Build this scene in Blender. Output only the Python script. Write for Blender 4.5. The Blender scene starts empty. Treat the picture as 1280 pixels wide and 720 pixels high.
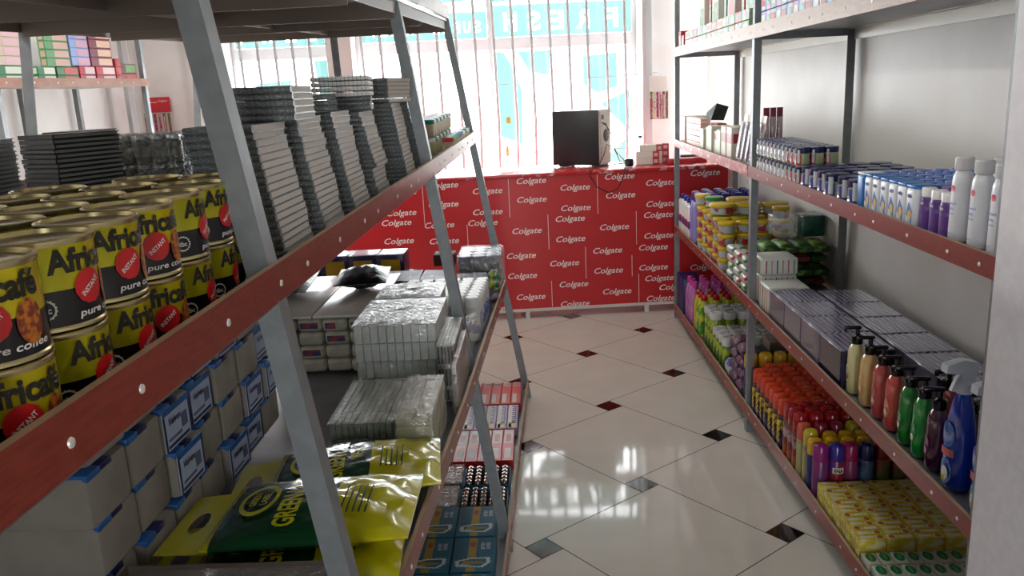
import bpy, bmesh, math, random
from mathutils import Vector, Matrix
random.seed(7)
C = bpy.context.scene.collection
PI = math.pi
SC = bpy.context.scene
# ------------------------------------------------------------------ frames
A = .0645                                   # the racks stand a few degrees off the counter
UX = Vector((math.cos(A), -math.sin(A), 0)); UY = Vector((math.sin(A), math.cos(A), 0))
def LW(t, s, z): return UX*t + UY*s + Vector((0, 0, z))
# ------------------------------------------------------------------ materials
def lin(h):
    if isinstance(h, str):
        h = h.lstrip('#'); c = [int(h[i:i+2], 16)/255 for i in (0, 2, 4)]
    else: c = list(h)
    return tuple((x/12.92 if x <= .04045 else ((x+.055)/1.055)**2.4) for x in c)+(1,)
MC = {}
def mat(name, col, rough=.5, metal=0., spec=.5, col2=None, scale=20., kind=None, coat=0., trans=0., bump=0., alpha=1., stretch=(1, 1, 1), contrast=(.4, .6), sheen=0.):
    if name in MC: return MC[name]
    m = bpy.data.materials.new(name); m.use_nodes = True
    nt = m.node_tree; b = nt.nodes['Principled BSDF']
    b.inputs['Base Color'].default_value = lin(col)
    b.inputs['Roughness'].default_value = rough; b.inputs['Metallic'].default_value = metal
    b.inputs['Specular IOR Level'].default_value = spec
    b.inputs['Coat Weight'].default_value = coat; b.inputs['Coat Roughness'].default_value = .08
    b.inputs['Transmission Weight'].default_value = trans
    b.inputs['Alpha'].default_value = alpha
    if col2 or bump:
        tc = nt.nodes.new('ShaderNodeTexCoord'); mp = nt.nodes.new('ShaderNodeMapping')
        mp.inputs['Scale'].default_value = stretch
        nt.links.new(tc.outputs['Object'], mp.inputs['Vector'])
        if kind == 'wave':
            n = nt.nodes.new('ShaderNodeTexWave'); n.inputs['Scale'].default_value = scale; n.inputs['Distortion'].default_value = 1.5; out = n.outputs['Fac']
        elif kind == 'stripes':
            n = nt.nodes.new('ShaderNodeTexWave'); n.inputs['Scale'].default_value = scale; n.inputs['Distortion'].default_value = 0; out = n.outputs['Fac']
        elif kind == 'voronoi':
            n = nt.nodes.new('ShaderNodeTexVoronoi'); n.inputs['Scale'].default_value = scale; out = n.outputs['Distance']
        else:
            n = nt.nodes.new('ShaderNodeTexNoise'); n.inputs['Scale'].default_value = scale; n.inputs['Detail'].default_value = 4; out = n.outputs['Fac']
        nt.links.new(mp.outputs['Vector'], n.inputs['Vector'])
        if col2:
            r = nt.nodes.new('ShaderNodeValToRGB')
            r.color_ramp.elements[0].position = contrast[0]; r.color_ramp.elements[1].position = contrast[1]
            r.color_ramp.elements[0].color = lin(col); r.color_ramp.elements[1].color = lin(col2)
            nt.links.new(out, r.inputs['Fac']); nt.links.new(r.outputs['Color'], b.inputs['Base Color'])
        if bump:
            bp = nt.nodes.new('ShaderNodeBump'); bp.inputs['Strength'].default_value = bump; bp.inputs['Distance'].default_value = .01
            nt.links.new(out, bp.inputs['Height']); nt.links.new(bp.outputs['Normal'], b.inputs['Normal'])
    MC[name] = m
    return m
def film(name, col, amount, rough=.15, gloss=.25, bumpscale=30, bump=.6):
    """clear crinkled packing film or window glass: mostly see-through with a glossy skin"""
    if name in MC: return MC[name]
    m = bpy.data.materials.new(name); m.use_nodes = True; nt = m.node_tree; nt.nodes.clear()
    o = nt.nodes.new('ShaderNodeOutputMaterial'); tr = nt.nodes.new('ShaderNodeBsdfTransparent'); gl = nt.nodes.new('ShaderNodeBsdfGlossy')
    df = nt.nodes.new('ShaderNodeBsdfDiffuse'); m1 = nt.nodes.new('ShaderNodeMixShader'); m2 = nt.nodes.new('ShaderNodeMixShader')
    gl.inputs['Roughness'].default_value = rough; df.inputs['Color'].default_value = lin(col)
    m1.inputs[0].default_value = amount; m2.inputs[0].default_value = gloss
    if bump:
        tc = nt.nodes.new('ShaderNodeTexCoord'); n = nt.nodes.new('ShaderNodeTexNoise'); n.inputs['Scale'].default_value = bumpscale; n.inputs['Detail'].default_value = 3; n.inputs['Distortion'].default_value = 1.2
        bp = nt.nodes.new('ShaderNodeBump'); bp.inputs['Strength'].default_value = bump; bp.inputs['Distance'].default_value = .02
        nt.links.new(tc.outputs['Object'], n.inputs['Vector']); nt.links.new(n.outputs['Fac'], bp.inputs['Height']); nt.links.new(bp.outputs['Normal'], gl.inputs['Normal'])
        nt.links.new(bp.outputs['Normal'], df.inputs['Normal'])
    nt.links.new(tr.outputs[0], m1.inputs[1]); nt.links.new(df.outputs[0], m1.inputs[2])
    nt.links.new(m1.outputs[0], m2.inputs[1]); nt.links.new(gl.outputs[0], m2.inputs[2]); nt.links.new(m2.outputs[0], o.inputs['Surface'])
    MC[name] = m
    return m
def translucent(name, col, thru=.8):
    m = bpy.data.materials.new(name); m.use_nodes = True; nt = m.node_tree; nt.nodes.clear()
    o = nt.nodes.new('ShaderNodeOutputMaterial'); t = nt.nodes.new('ShaderNodeBsdfTranslucent'); d = nt.nodes.new('ShaderNodeBsdfDiffuse'); x = nt.nodes.new('ShaderNodeMixShader')
    t.inputs['Color'].default_value = lin(col); d.inputs['Color'].default_value = lin(col); x.inputs[0].default_value = thru
    nt.links.new(d.outputs[0], x.inputs[1]); nt.links.new(t.outputs[0], x.inputs[2]); nt.links.new(x.outputs[0], o.inputs['Surface'])
    MC[name] = m
    return m
# ------------------------------------------------------------------ mesh builder
class MB:
    def __init__(s): s.v = []; s.f = []; s.m = []; s.sm = []
    def add(s, vs, fs, mi=0, smooth=False, xf=None):
        o = len(s.v)
        for v in vs:
            v = Vector(v)
            s.v.append(xf @ v if xf else v)
        for i, f in enumerate(fs):
            s.f.append([a+o for a in f]); s.m.append(mi[i] if isinstance(mi, (list, tuple)) else mi); s.sm.append(smooth)
        return s
    def box(s, x0, x1, y0, y1, z0, z1, mi=0, xf=None, faces=None):
        vs = [(x0, y0, z0), (x1, y0, z0), (x1, y1, z0), (x0, y1, z0), (x0, y0, z1), (x1, y0, z1), (x1, y1, z1), (x0, y1, z1)]
        fs = [(0, 3, 2, 1), (4, 5, 6, 7), (0, 1, 5, 4), (1, 2, 6, 5), (2, 3, 7, 6), (3, 0, 4, 7)]   # bottom top front right back left
        return s.add(vs, fs, mi, False, xf)
    def rbox(s, x0, x1, y0, y1, z0, z1, r=.004, mi=0, xf=None, seg=2):
        bm = bmesh.new(); bmesh.ops.create_cube(bm, size=1)
        for v in bm.verts: v.co = Vector(((x0+x1)/2+v.co.x*(x1-x0), (y0+y1)/2+v.co.y*(y1-y0), (z0+z1)/2+v.co.z*(z1-z0)))
        bmesh.ops.bevel(bm, geom=bm.edges[:], offset=r, segments=seg, profile=.5, affect='EDGES')
        bm.verts.ensure_lookup_table()
        s.add([v.co.copy() for v in bm.verts], [[v.index for v in f.verts] for f in bm.faces], mi, True, xf); bm.free()
        return s
    def pillow(s, x0, x1, y0, y1, z0, z1, n=10, mi=0, xf=None, wob=0., seed=0, power=.35, edge=.06):
        """a stuffed bag: flat seam round the rim, swollen middle"""
        rnd = random.Random(seed); vs = []; fs = []
        hx = (z1-z0)/2; zc = (z0+z1)/2
        W = [[rnd.uniform(-wob, wob) for _ in range(n+1)] for _ in range(n+1)]
        for side in (1, -1):
            for j in range(n+1):
                for i in range(n+1):
                    u = i/n; v = j/n
                    b = max(0, (math.sin(PI*u)*math.sin(PI*v)))**power
                    vs.append((x0+(x1-x0)*u, y0+(y1-y0)*v, zc+side*(hx*(edge+(1-edge)*b))+W[j][i]*b))
        N = (n+1)**2
        for j in range(n):
            for i in range(n):
                a = j*(n+1)+i
                fs.append((a, a+1, a+n+2, a+n+1)); fs.append((N+a, N+a+n+1, N+a+n+2, N+a+1))
        for i in range(n):
            fs.append((i, N+i, N+i+1, i+1)); a = n*(n+1)+i; fs.append((a, a+1, N+a+1, N+a))
            a = i*(n+1); fs.append((a, a+n+1, N+a+n+1, N+a)); a = i*(n+1)+n; fs.append((a, N+a, N+a+n+1, a+n+1))
        return s.add(vs, fs, mi, True, xf)
    def lathe(s, prof, seg=20, mi=0, cx=0, cy=0, sx=1, sy=1, xf=None, caps=True):
        vs = []; fs = []; ms = []
        for r, z in prof:
            for k in range(seg):
                a = 2*PI*k/seg; vs.append((cx+math.cos(a)*r*sx, cy+math.sin(a)*r*sy, z))
        for j in range(len(prof)-1):
            for k in range(seg):
                k2 = (k+1) % seg
                fs.append((j*seg+k, j*seg+k2, (j+1)*seg+k2, (j+1)*seg+k)); ms.append(mi[j] if isinstance(mi, (list, tuple)) else mi)
        if caps:
            fs.append(tuple(range(seg))[::-1]); ms.append(mi[0] if isinstance(mi, (list, tuple)) else mi)
            fs.append(tuple((len(prof)-1)*seg+k for k in range(seg))); ms.append(mi[-1] if isinstance(mi, (list, tuple)) else mi)
        return s.add(vs, fs, ms, True, xf)
    def tube(s, pts, r=.003, seg=8, mi=0, xf=None):
        pts = [Vector(p) for p in pts]; vs = []; fs = []
        up = Vector((0, 0, 1))
        for i, p in enumerate(pts):
            d = (pts[min(i+1, len(pts)-1)]-pts[max(i-1, 0)]).normalized()
            a = d.cross(up)
            if a.length < .1: a = d.cross(Vector((1, 0, 0)))
            a.normalize(); b = d.cross(a).normalized()
            rr = r[i] if isinstance(r, (list, tuple)) else r
            for k in range(seg):
                t = 2*PI*k/seg; vs.append(p+a*math.cos(t)*rr+b*math.sin(t)*rr)
        for i in range(len(pts)-1):
            for k in range(seg):
                k2 = (k+1) % seg; fs.append((i*seg+k, i*seg+k2, (i+1)*seg+k2, (i+1)*seg+k))
        fs.append(tuple(range(seg))[::-1]); fs.append(tuple((len(pts)-1)*seg+k for k in range(seg)))
        return s.add(vs, fs, mi, True, xf)
    def poly(s, pts, mi=0, xf=None):     # flat polygon in the xy plane
        return s.add([(p[0], p[1], p[2] if len(p) > 2 else 0) for p in pts], [tuple(range(len(pts)))], mi, False, xf)
    def prism(s, pts, z0, z1, mi=0, xf=None, smooth=False):
        n = len(pts)
        vs = [(p[0], p[1], z0) for p in pts]+[(p[0], p[1], z1) for p in pts]
        fs = [tuple(range(n))[::-1], tuple(range(n, 2*n))]+[(i, (i+1) % n, n+(i+1) % n, n+i) for i in range(n)]
        return s.add(vs, fs, mi, smooth, xf)
    def sphere(s, c, r, mi=0, n=10, xf=None, sc=(1, 1, 1)):
        prof = [(max(1e-4, r*math.sin(PI*k/n)), -r*math.cos(PI*k/n)) for k in range(n+1)]
        x = Matrix.Translation(c) @ Matrix.Diagonal((*sc, 1))
        return s.lathe(prof, 14, mi, xf=(xf @ x if xf else x), caps=False)
    def mesh(s, name, mats):
        me = bpy.data.meshes.new(name)
        me.from_pydata([tuple(v) for v in s.v], [], s.f)
        for m in (mats if isinstance(mats, (list, tuple)) else [mats]): me.materials.append(m)
        me.polygons.foreach_set('material_index', s.m); me.polygons.foreach_set('use_smooth', s.sm)
        me.update()
        if any(s.sm):
            try: me.set_sharp_from_angle(angle=math.radians(38))
            except Exception: pass
        return me
    def build(s, name, mats, parent=None):
        o = bpy.data.objects.new(name, s.mesh(name, mats)); C.objects.link(o)
        if parent: o.parent = parent
        return o
# ------------------------------------------------------------------ text
def text_geo(txt, width=None, height=None, shear=0., bold=.0):
    cu = bpy.data.curves.new('lettering', 'FONT'); cu.body = txt; cu.shear = shear; cu.offset = bold; cu.resolution_u = 3
    o = bpy.data.objects.new('lettering', cu); C.objects.link(o)
    dg = bpy.context.evaluated_depsgraph_get(); me = o.evaluated_get(dg).to_mesh()
    vs = [v.co.copy() for v in me.vertices]; fs = [tuple(p.vertices) for p in me.polygons]
    o.evaluated_get(dg).to_mesh_clear(); bpy.data.objects.remove(o); bpy.data.curves.remove(cu)
    x0 = min(v.x for v in vs); x1 = max(v.x for v in vs); y0 = min(v.y for v in vs); y1 = max(v.y for v in vs)
    kx = (width/(x1-x0)) if width else None; ky = (height/(y1-y0)) if height else None
    kx = kx or ky; ky = ky or kx
    return [Vector(((v.x-(x0+x1)/2)*kx, (v.y-(y0+y1)/2)*ky, 0)) for v in vs], fs
def XF(o, x, y):
    """matrix putting local x,y on the given 3-D directions with origin o"""
    x = Vector(x).normalized(); y = Vector(y).normalized(); z = x.cross(y)
    m = Matrix((x, y, z)).transposed().to_4x4(); m.translation = Vector(o); return m
def cyl_map(vs, R, ang, z):      # x -> around the tin, y -> up
    out = []
    for v in vs:
        a = ang+v.x/R; r = R+.0009
        out.append(Vector((math.cos(a)*r, math.sin(a)*r, z+v.y)))
    return out
# ------------------------------------------------------------------ things
def tag(o, label, cat, group=None, kind=None):
    o['label'] = label; o['category'] = cat
    if group: o['group'] = group
    if kind: o['kind'] = kind
    return o
def put(o, t, s, z, rz=0): o.location = LW(t, s, z); o.rotation_euler = (0, 0, -A+rz); return o
def thing(name, label, cat, t=0, s=0, z=0, rz=0, group=None):
    o = bpy.data.objects.new(name, None); o.empty_display_size = .02; C.objects.link(o); put(o, t, s, z, rz)
    return tag(o, label, cat, group)
def thing_w(name, label, cat, loc, rz=0, group=None):
    o = bpy.data.objects.new(name, None); o.empty_display_size = .02; C.objects.link(o); o.location = loc; o.rotation_euler = (0, 0, rz)
    return tag(o, label, cat, group)
KIDS = {}
def kids(o):
    if o.name not in KIDS: KIDS[o.name] = [c for c in bpy.data.objects if c.parent == o]
    return KIDS[o.name]
def dup(root, t, s, z, rz=0, label=None, group=None):
    r = root.copy(); C.objects.link(r); put(r, t, s, z, rz)
    if label: r['label'] = label
    if group: r['group'] = group
    for ch in kids(root):
        c = ch.copy(); C.objects.link(c); c.parent = r
        for g in kids(ch):
            d = g.copy(); C.objects.link(d); d.parent = c
    return r
class Proto:
    """first placing moves the original, later ones copy it"""
    def __init__(s, root): s.root = root; s.used = False
    def place(s, t, z_s, z, rz=0, label=None, group=None):
        if not s.used:
            s.used = True; kids(s.root); put(s.root, t, z_s, z, rz)
            if label: s.root['label'] = label
            if group: s.root['group'] = group
            return s.root
        return dup(s.root, t, z_s, z, rz, label, group)
def struct(name, mb, mats):
    o = mb.build(name, mats); o['kind'] = 'structure'; return o
ORD = ['nearest', 'second nearest', 'third nearest', 'fourth nearest', 'fifth nearest', 'sixth nearest', 'seventh nearest', 'eighth nearest', 'ninth nearest', 'tenth nearest', 'eleventh nearest', 'twelfth nearest', 'thirteenth nearest', 'fourteenth nearest', 'fifteenth nearest', 'sixteenth nearest']
# ------------------------------------------------------------------ common materials
wall_m = mat('wall_paint', '#e9e8e7', .5, col2='#e1dfdd', scale=3, bump=.02)
wall_r = mat('wall_paint_right', '#e9e6e1', .45, col2='#e0dcd6', scale=2.2, bump=.03)
ceil_m = mat('ceiling_paint', '#cfcfcf', .8)
steel = mat('galvanised_steel', '#85898d', .42, .30, col2='#7d8185', scale=30)
steel_d = mat('shelf_sheet', '#8a8c8f', .32, .35, col2='#7b7d80', scale=7)
brown = mat('brown_laminate', '#8c382b', .32, col2='#7c2e22', scale=30, stretch=(1, 1, 6), spec=.5)
brownedge = mat('pale_board_edge', '#a98d70', .6)
screw_m = mat('screw_cap', '#e8e6e0', .3, .3)
black_pl = mat('black_plastic', '#0b0b0c', .28)
white_pl = mat('white_plastic', '#ececec', .3)
white_pp = mat('white_paper', '#e6e4de', .6)
alu = mat('white_aluminium', '#f2f4f6', .35)
barmat = mat('grille_paint', '#c6cacd', .5)
wrap = film('clear_wrap', '#eef0f0', .05, .14, .10, 30, .8)
wrap_top = film('clear_wrap_crumpled', '#f6f8f8', .45, .16, .24, 34, 1.)
wrap_b = film('clear_wrap_milky', '#f0f2f0', .16, .18, .16, 22, 1.)
# ------------------------------------------------------------------ camera
v = (1029.336788637571, 0.02879131509898364, 0.23391377431690902, -0.04746350095798083, 1.5471717938000684)
f_, yaw, pitch, roll, H = v
cy, sy, cp, sp = math.cos(yaw), math.sin(yaw), math.cos(pitch), math.sin(pitch)
F = Vector((sy*cp, cy*cp, -sp)); R = Vector((cy, -sy, 0)); U = R.cross(F)
R2 = R*math.cos(roll)+U*math.sin(roll); U2 = U*math.cos(roll)-R*math.sin(roll)
cam = bpy.data.cameras.new('camera'); cam.sensor_width = 36; cam.lens = f_*36/1280; cam.clip_start = .03
co = bpy.data.objects.new('camera', cam); C.objects.link(co)
mw = Matrix((R2, U2, -F)).transposed().to_4x4(); mw.translation = Vector((0, 0, H)); co.matrix_world = mw
SC.camera = co
# ------------------------------------------------------------------ floor (pinwheel tiling)
tile_m = mat('cream_tile', '#d8d2c8', .055, col2='#d0cac0', scale=5, spec=.16, contrast=(.3, .75))
tileb_m = mat('black_tile', '#1c1413', .1, spec=.5)
grout_m = mat('grout', '#2e2722', .7)
def floor():
    mb = MB(); mb.box(-4.5, 3.4, -3.2, 7.4, -.08, -.0015, 2)
    b = .095; a = .592; th = math.radians(45)-math.atan2(b, a)
    e1 = Vector((math.cos(th), math.sin(th), 0)); e2 = Vector((-math.sin(th), math.cos(th), 0))
    c0 = Vector((.566, 3.843, 0)); L1 = e1*a+e2*b; L2 = e1*-b+e2*a; g = .0019
    o = c0-e1*b/2-e2*b/2
    for i in range(-14, 15):
        for j in range(-14, 15):
            p = o+L1*i+L2*j
            if not (-4.6 < p.x < 3.3 and -3.1 < p.y < 7.2): continue
            for x0, x1, y0, y1, mi in ((0, b, 0, b, 1), (b, a+b, b-a, b, 0)):
                q = [p+e1*x+e2*y for x, y in ((x0+g, y0+g), (x1-g, y0+g), (x1-g, y1-g), (x0+g, y1-g))]
                mb.add(q, [(0, 1, 2, 3)], mi)
    return struct('floor', mb, [tile_m, tileb_m, grout_m])
floor()
# ------------------------------------------------------------------ walls
YB = 6.6
def lbox(mb, t0, t1, s0, s1, z0, z1, mi=0):
    P = [LW(t, s, z) for z in (z0, z1) for t, s in ((t0, s0), (t1, s0), (t1, s1), (t0, s1))]
    mb.add(P, [(0, 3, 2, 1), (4, 5, 6, 7), (0, 1, 5, 4), (1, 2, 6, 5), (2, 3, 7, 6), (3, 0, 4, 7)], mi); return mb
ZC = 3.0
mb = MB(); lbox(mb, 1.335, 1.47, -3.2, 6.55, 0, ZC); struct('wall_right', mb, wall_r)
mb = MB(); lbox(mb, -3.2, -3.05, -3.2, 7.2, 0, ZC); struct('wall_left', mb, wall_m)
mb = MB(); lbox(mb, .862, 1.335, .55, 1.55, 0, ZC); struct('wall_pillar', mb, mat('pillar_paint', '#e0dee2', .5, col2='#dad7dc', scale=40, bump=.05))
mb = MB(); mb.box(-4.3, 3.2, -3.2, 7.2, ZC, ZC+.12); struct('ceiling', mb, ceil_m)
mb = MB()
mb.box(-2.95, -1.94, YB, 7.05, 0, ZC); mb.box(-1.14, -.955, YB, 7.05, 0, ZC); mb.box(1.29, 2.0, YB, 7.05, 0, ZC)
mb.box(-1.94, -1.14, YB, 7.05, 2.62, ZC); mb.box(-.955, 1.29, YB, 7.05, 2.62, ZC); mb.box(-1.94, -1.14, YB, 7.05, 0, .12); mb.box(-.955, 1.29, YB, 7.05, 0, .12)
struct('wall_back', mb, wall_m)
mb = MB()   # unseen shop front behind the photographer: doorway narrowed to limit the daylight let in
mb.box(-3.6, -.3, -2.62, -2.5, 0, ZC); mb.box(.25, 1.7, -2.62, -2.5, 0, ZC); mb.box(-.3, .25, -2.62, -2.5, 2.1, ZC)
struct('wall_front', mb, mat('dark_front_wall', '#4a4643', .7))  # wall colour darkened to cut light bounced onto the near shelves
# ------------------------------------------------------------------ windows
teal = translucent('turquoise_film', '#3f5957', .9)
teal2 = translucent('turquoise_film_pale', '#425d5a', .9)
creamf = translucent('white_film', '#fbfaf0', .9)
glass = film('window_glass', '#dfeeee', .03, .02, .06, 5, 0)
def window(name, X0, X1, mull, Y=6.9):
    r = bpy.data.objects.new(name, None); C.objects.link(r); r['kind'] = 'structure'; r.location = (0, 0, 0)
    fr = MB(); w = .035
    for x in (X0+w/2, X1-w/2, *mull): fr.rbox(x-w/2, x+w/2, Y-.03, Y+.03, .12, 2.62, .004)
    for z0, z1 in ((.12, .17), (1.88, 1.97), (2.57, 2.62)): fr.box(X0, X1, Y-.028, Y+.028, z0, z1)
    fr.build('window_frame', alu, r)
    xs = [X0]+list(mull)+[X1]
    for a, b in zip(xs, xs[1:]):
        for z0, z1 in ((.17, 1.88), (1.97, 2.57)):
            MB().box(a+.02, b-.02, Y-.003, Y+.003, z0, z1).build('window_pane', glass, r)
    return r
wr = window('window_1', -.955, 1.29, (.115, )); wl = window('window_2', -1.94, -1.14, ())
FY = 6.905
def sticker(name, pts, m, root, y=FY):
    return MB().add([(p[0], y, p[1]) for p in pts], [tuple(range(len(pts)))], 0).build(name, m, root)
def cut_band(root, x0, x1, z0, z1, letters, m, mirror, y=FY, tilt=0.):
    """film strip with the letters cut clean through it, so daylight shows white in them"""
    band = MB().box(x0, x1, y-.001, y+.001, z0, z1).build('sign_band', m)
    bm_ = MB(); k = -1 if mirror else 1
    for txt, xc, zc, w_, h_ in letters:
        vs, fs = text_geo(txt, w_, h_, 0, .025)
        cu = bpy.data.meshes.new('t'); bmx = bmesh.new()
        vv = [bmx.verts.new((xc+v.x*k, y-.02, zc+v.y)) for v in vs]
        for f in fs:
            try: bmx.faces.new([vv[i] for i in f])
            except ValueError: pass
        g = bmesh.ops.extrude_face_region(bmx, geom=bmx.faces[:])
        for e in g['geom']:
            if isinstance(e, bmesh.types.BMVert): e.co.y += .04
        bmesh.ops.recalc_face_normals(bmx, faces=bmx.faces[:])
        bmx.to_mesh(cu); bmx.free(); o2 = bpy.data.objects.new('t', cu); C.objects.link(o2)
        md = band.modifiers.new('b', 'BOOLEAN'); md.operation = 'DIFFERENCE'; md.object = o2; md.solver = 'EXACT'
        dg = bpy.context.evaluated_depsgraph_get(); me = bpy.data.meshes.new_from_object(band.evaluated_get(dg))
        band.modifiers.clear(); band.data = me; bpy.data.objects.remove(o2)
    bmx = bmesh.new(); bmx.from_mesh(band.data); bmx.normal_update()
    bmesh.ops.delete(bmx, geom=[f for f in bmx.faces if f.normal.y > -.9], context='FACES'); bmx.to_mesh(band.data); bmx.free()
    band.parent = root; return band
# turquoise transom bands with the shop's lettering (seen from behind on the wide window)
cut_band(wr, -.92, .095, 1.975, 2.18, [(c, x, 2.065, .055, .09) for c, x in zip('SUPERMARKET', [.02-.083*k for k in range(11)])], teal2, True)
cut_band(wr, .14, 1.255, 1.975, 2.22, [(c, x, 2.09, .105, .145) for c, x in zip('FRESH', (1.10, .87, .66, .475, .285))], teal2, True)
sticker('sign_band', [(.14, 2.24), (1.255, 2.335), (1.255, 2.56), (.14, 2.56)], teal2, wr)
sticker('sign_band', [(-.92, 2.23), (.10, 2.27), (.10, 2.56), (-.92, 2.56)], teal2, wr)
cut_band(wl, -1.905, -1.175, 1.975, 2.5, [(c, x, 2.085, .085, .15) for c, x in zip('FRES', (-1.84, -1.65, -1.47, -1.30))], teal, False)
# printed film on the door pane
P = lambda pts: [(a, b) for a, b in pts]
sticker('sign_panel', P([(.15, 1.20), (.34, 1.12), (.36, 1.55), (.30, 1.72), (.22, 1.86), (.15, 1.86)]), teal2, wr)
sticker('sign_panel', P([(.33, 1.86), (.42, 1.70), (.58, 1.66), (.62, 1.86)]), teal2, wr)
sticker('sign_panel', P([(.86, 1.80), (1.14, 1.82), (1.14, 1.55), (.98, 1.50), (.86, 1.58)]), teal2, wr)
sticker('sign_panel', P([(1.0, 1.42), (1.24, 1.52), (1.24, 1.18), (1.12, 1.30)]), teal2, wr)
sticker('sign_panel', P([(1.08, 1.02), (1.22, 1.14), (1.24, .9), (1.02, .86), (.98, .95)]), teal2, wr)
sticker('sign_panel', P([(-1.78, 1.70), (-1.50, 1.72), (-1.48, 1.55), (-1.62, 1.45), (-1.80, 1.4)]), teal, wl)
sticker('sign_panel', P([(-1.30, 1.86), (-1.18, 1.86), (-1.18, 1.55), (-1.28, 1.58)]), teal, wl)
MB().prism([(.235+.02*math.cos(k*PI/5), 1.32+.03*math.sin(k*PI/5)) for k in range(10)], 0, .012, xf=XF((0, FY-.02, 0), (1, 0, 0), (0, 0, 1))).build('door_lock', mat('brass', '#b99a4a', .4, .6), wr)
MB().prism([(.215+.014*math.cos(k*PI/5), 1.07+.05*math.sin(k*PI/5)) for k in range(10)], 0, .012, xf=XF((0, FY-.02, 0), (1, 0, 0), (0, 0, 1))).build('door_handle', mat('brass', '#b99a4a', .4, .6), wr)
def grille(name, label, X0, X1, xs, Y):
    r = thing_w(name, label, 'window grille', (0, 0, 0), 0)
    for x in xs: MB().tube([(x-.02, Y, .14), (x+.004, Y, 1.3), (x-.018, Y, 2.6)], .0125, 8).build('bar', barmat, r)
    for z0, z1 in ((.14, .17), (1.06, 1.066), (2.57, 2.6)): MB().box(X0, X1, Y-.004, Y+.004, z0, z1).build('rail', barmat, r)
    return r
grille('window_grille', 'tall painted steel bars across the wide bright window behind the red counter', -.955, 1.29, [-.88+.147*k for k in range(15)], 6.7)
grille('window_grille', 'painted steel bars across the small window above the grey book pile', -1.94, -1.14, [-1.83+.135*k for k in range(6)], 6.75)
MB().tube([(.12, 6.68, 1.60), (.6, 6.68, 1.62), (1.0, 6.68, 1.625), (1.4, 6.58, 1.64)], .003, 6).build('grille_wire', barmat)
tag(bpy.data.objects['grille_wire'], 'thin horizontal wire strung across the wide window bars', 'wire')
# outside yard
mb = MB(); mb.box(-14, 14, 7.4, 30, -.1, -.02); struct('trim_1', mb, mat('concrete_yard', '#c9c6be', .9, col2='#b9b5ab', scale=2)); bpy.data.objects['trim_1'].name = 'ground_outside'
mb = MB(); mb.box(-14, 14, -30, -2.7, -.1, -.02); struct('ground_outside', mb, MC['concrete_yard'])
mb = MB(); lbox(mb, -2.93, -2.90, 6.0, 6.08, 0, ZC); struct('trim_2', mb, mat('strip_grey', '#b4b6b8', .6))  # grey vertical strip beside the left wall
mb = MB(); mb.box(1.31, 1.36, 6.585, 6.6, 0, ZC, 0); struct('trim_3', mb, mat('corner_strip', '#c3c8ca', .5))
# ------------------------------------------------------------------ light
w = bpy.data.worlds.new('overcast_sky'); SC.world = w; w.use_nodes = True
bg = w.node_tree.nodes['Background']; bg.inputs[0].default_value = (.93, .97, 1.0, 1); bg.inputs[1].default_value = 15.0
def area(name, loc, rot, sx, sy, power, col=(1, 1, 1), portal=False):
    l = bpy.data.lights.new(name, 'AREA'); l.shape = 'RECTANGLE'; l.size = sx; l.size_y = sy; l.energy = power; l.color = col
    if portal: l.cycles.is_portal = True
    o = bpy.data.objects.new(name, l); C.objects.link(o); o.location = loc; o.rotation_euler = rot; return o
area('window_portal', (.17, 7.06, 1.4), (-PI/2, 0, 0), 2.3, 2.5, 1, portal=True)
area('small_window_portal', (-1.54, 7.06, 1.4), (-PI/2, 0, 0), .82, 2.5, 1, portal=True)
area('doorway_portal', (-.025, -2.64, 1.05), (PI/2, 0, 0), .55, 2.1, 1, portal=True)
def added_tube_lamp(x, y, power, label):  # out-of-view tube lamps, added to brighten the aisle and the right wall
    r = thing_w('added_ceiling_lamp', label, 'lamp', (x, y, ZC), 0)
    MB().rbox(-.04, .04, -.6, .6, -.05, 0, .006).build('lamp_housing', white_pl, r)
    em = MC.get('lamp_tube')
    if not em:
        em = bpy.data.materials.new('lamp_tube'); em.use_nodes = True; b = em.node_tree.nodes['Principled BSDF']; b.inputs['Emission Color'].default_value = (1, .97, .92, 1); b.inputs['Emission Strength'].default_value = 6; MC['lamp_tube'] = em
    MB().tube([(0, -.57, -.07), (0, .57, -.07)], .014, 10).build('lamp_tube', em, r)
    area('added_lamp_light', (x, y, ZC-.1), (0, 0, 0), .08, 1.15, power, (1, .96, .9))
added_tube_lamp(.35, 3.9, 8, 'unseen ceiling lamp added to light the aisle near the red counter')
added_tube_lamp(-2.15, 1.1, 34, 'unseen ceiling lamp near the photographer, added to brighten the right wall')
added_tube_lamp(-2.15, 3.4, 34, 'unseen ceiling lamp above the left wall rack, added to brighten the right wall')
SC.view_settings.view_transform = 'Standard'; SC.view_settings.look = 'None'; SC.view_settings.exposure = .25; SC.view_settings.gamma = 1; SC.view_settings.use_curve_mapping = False
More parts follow.
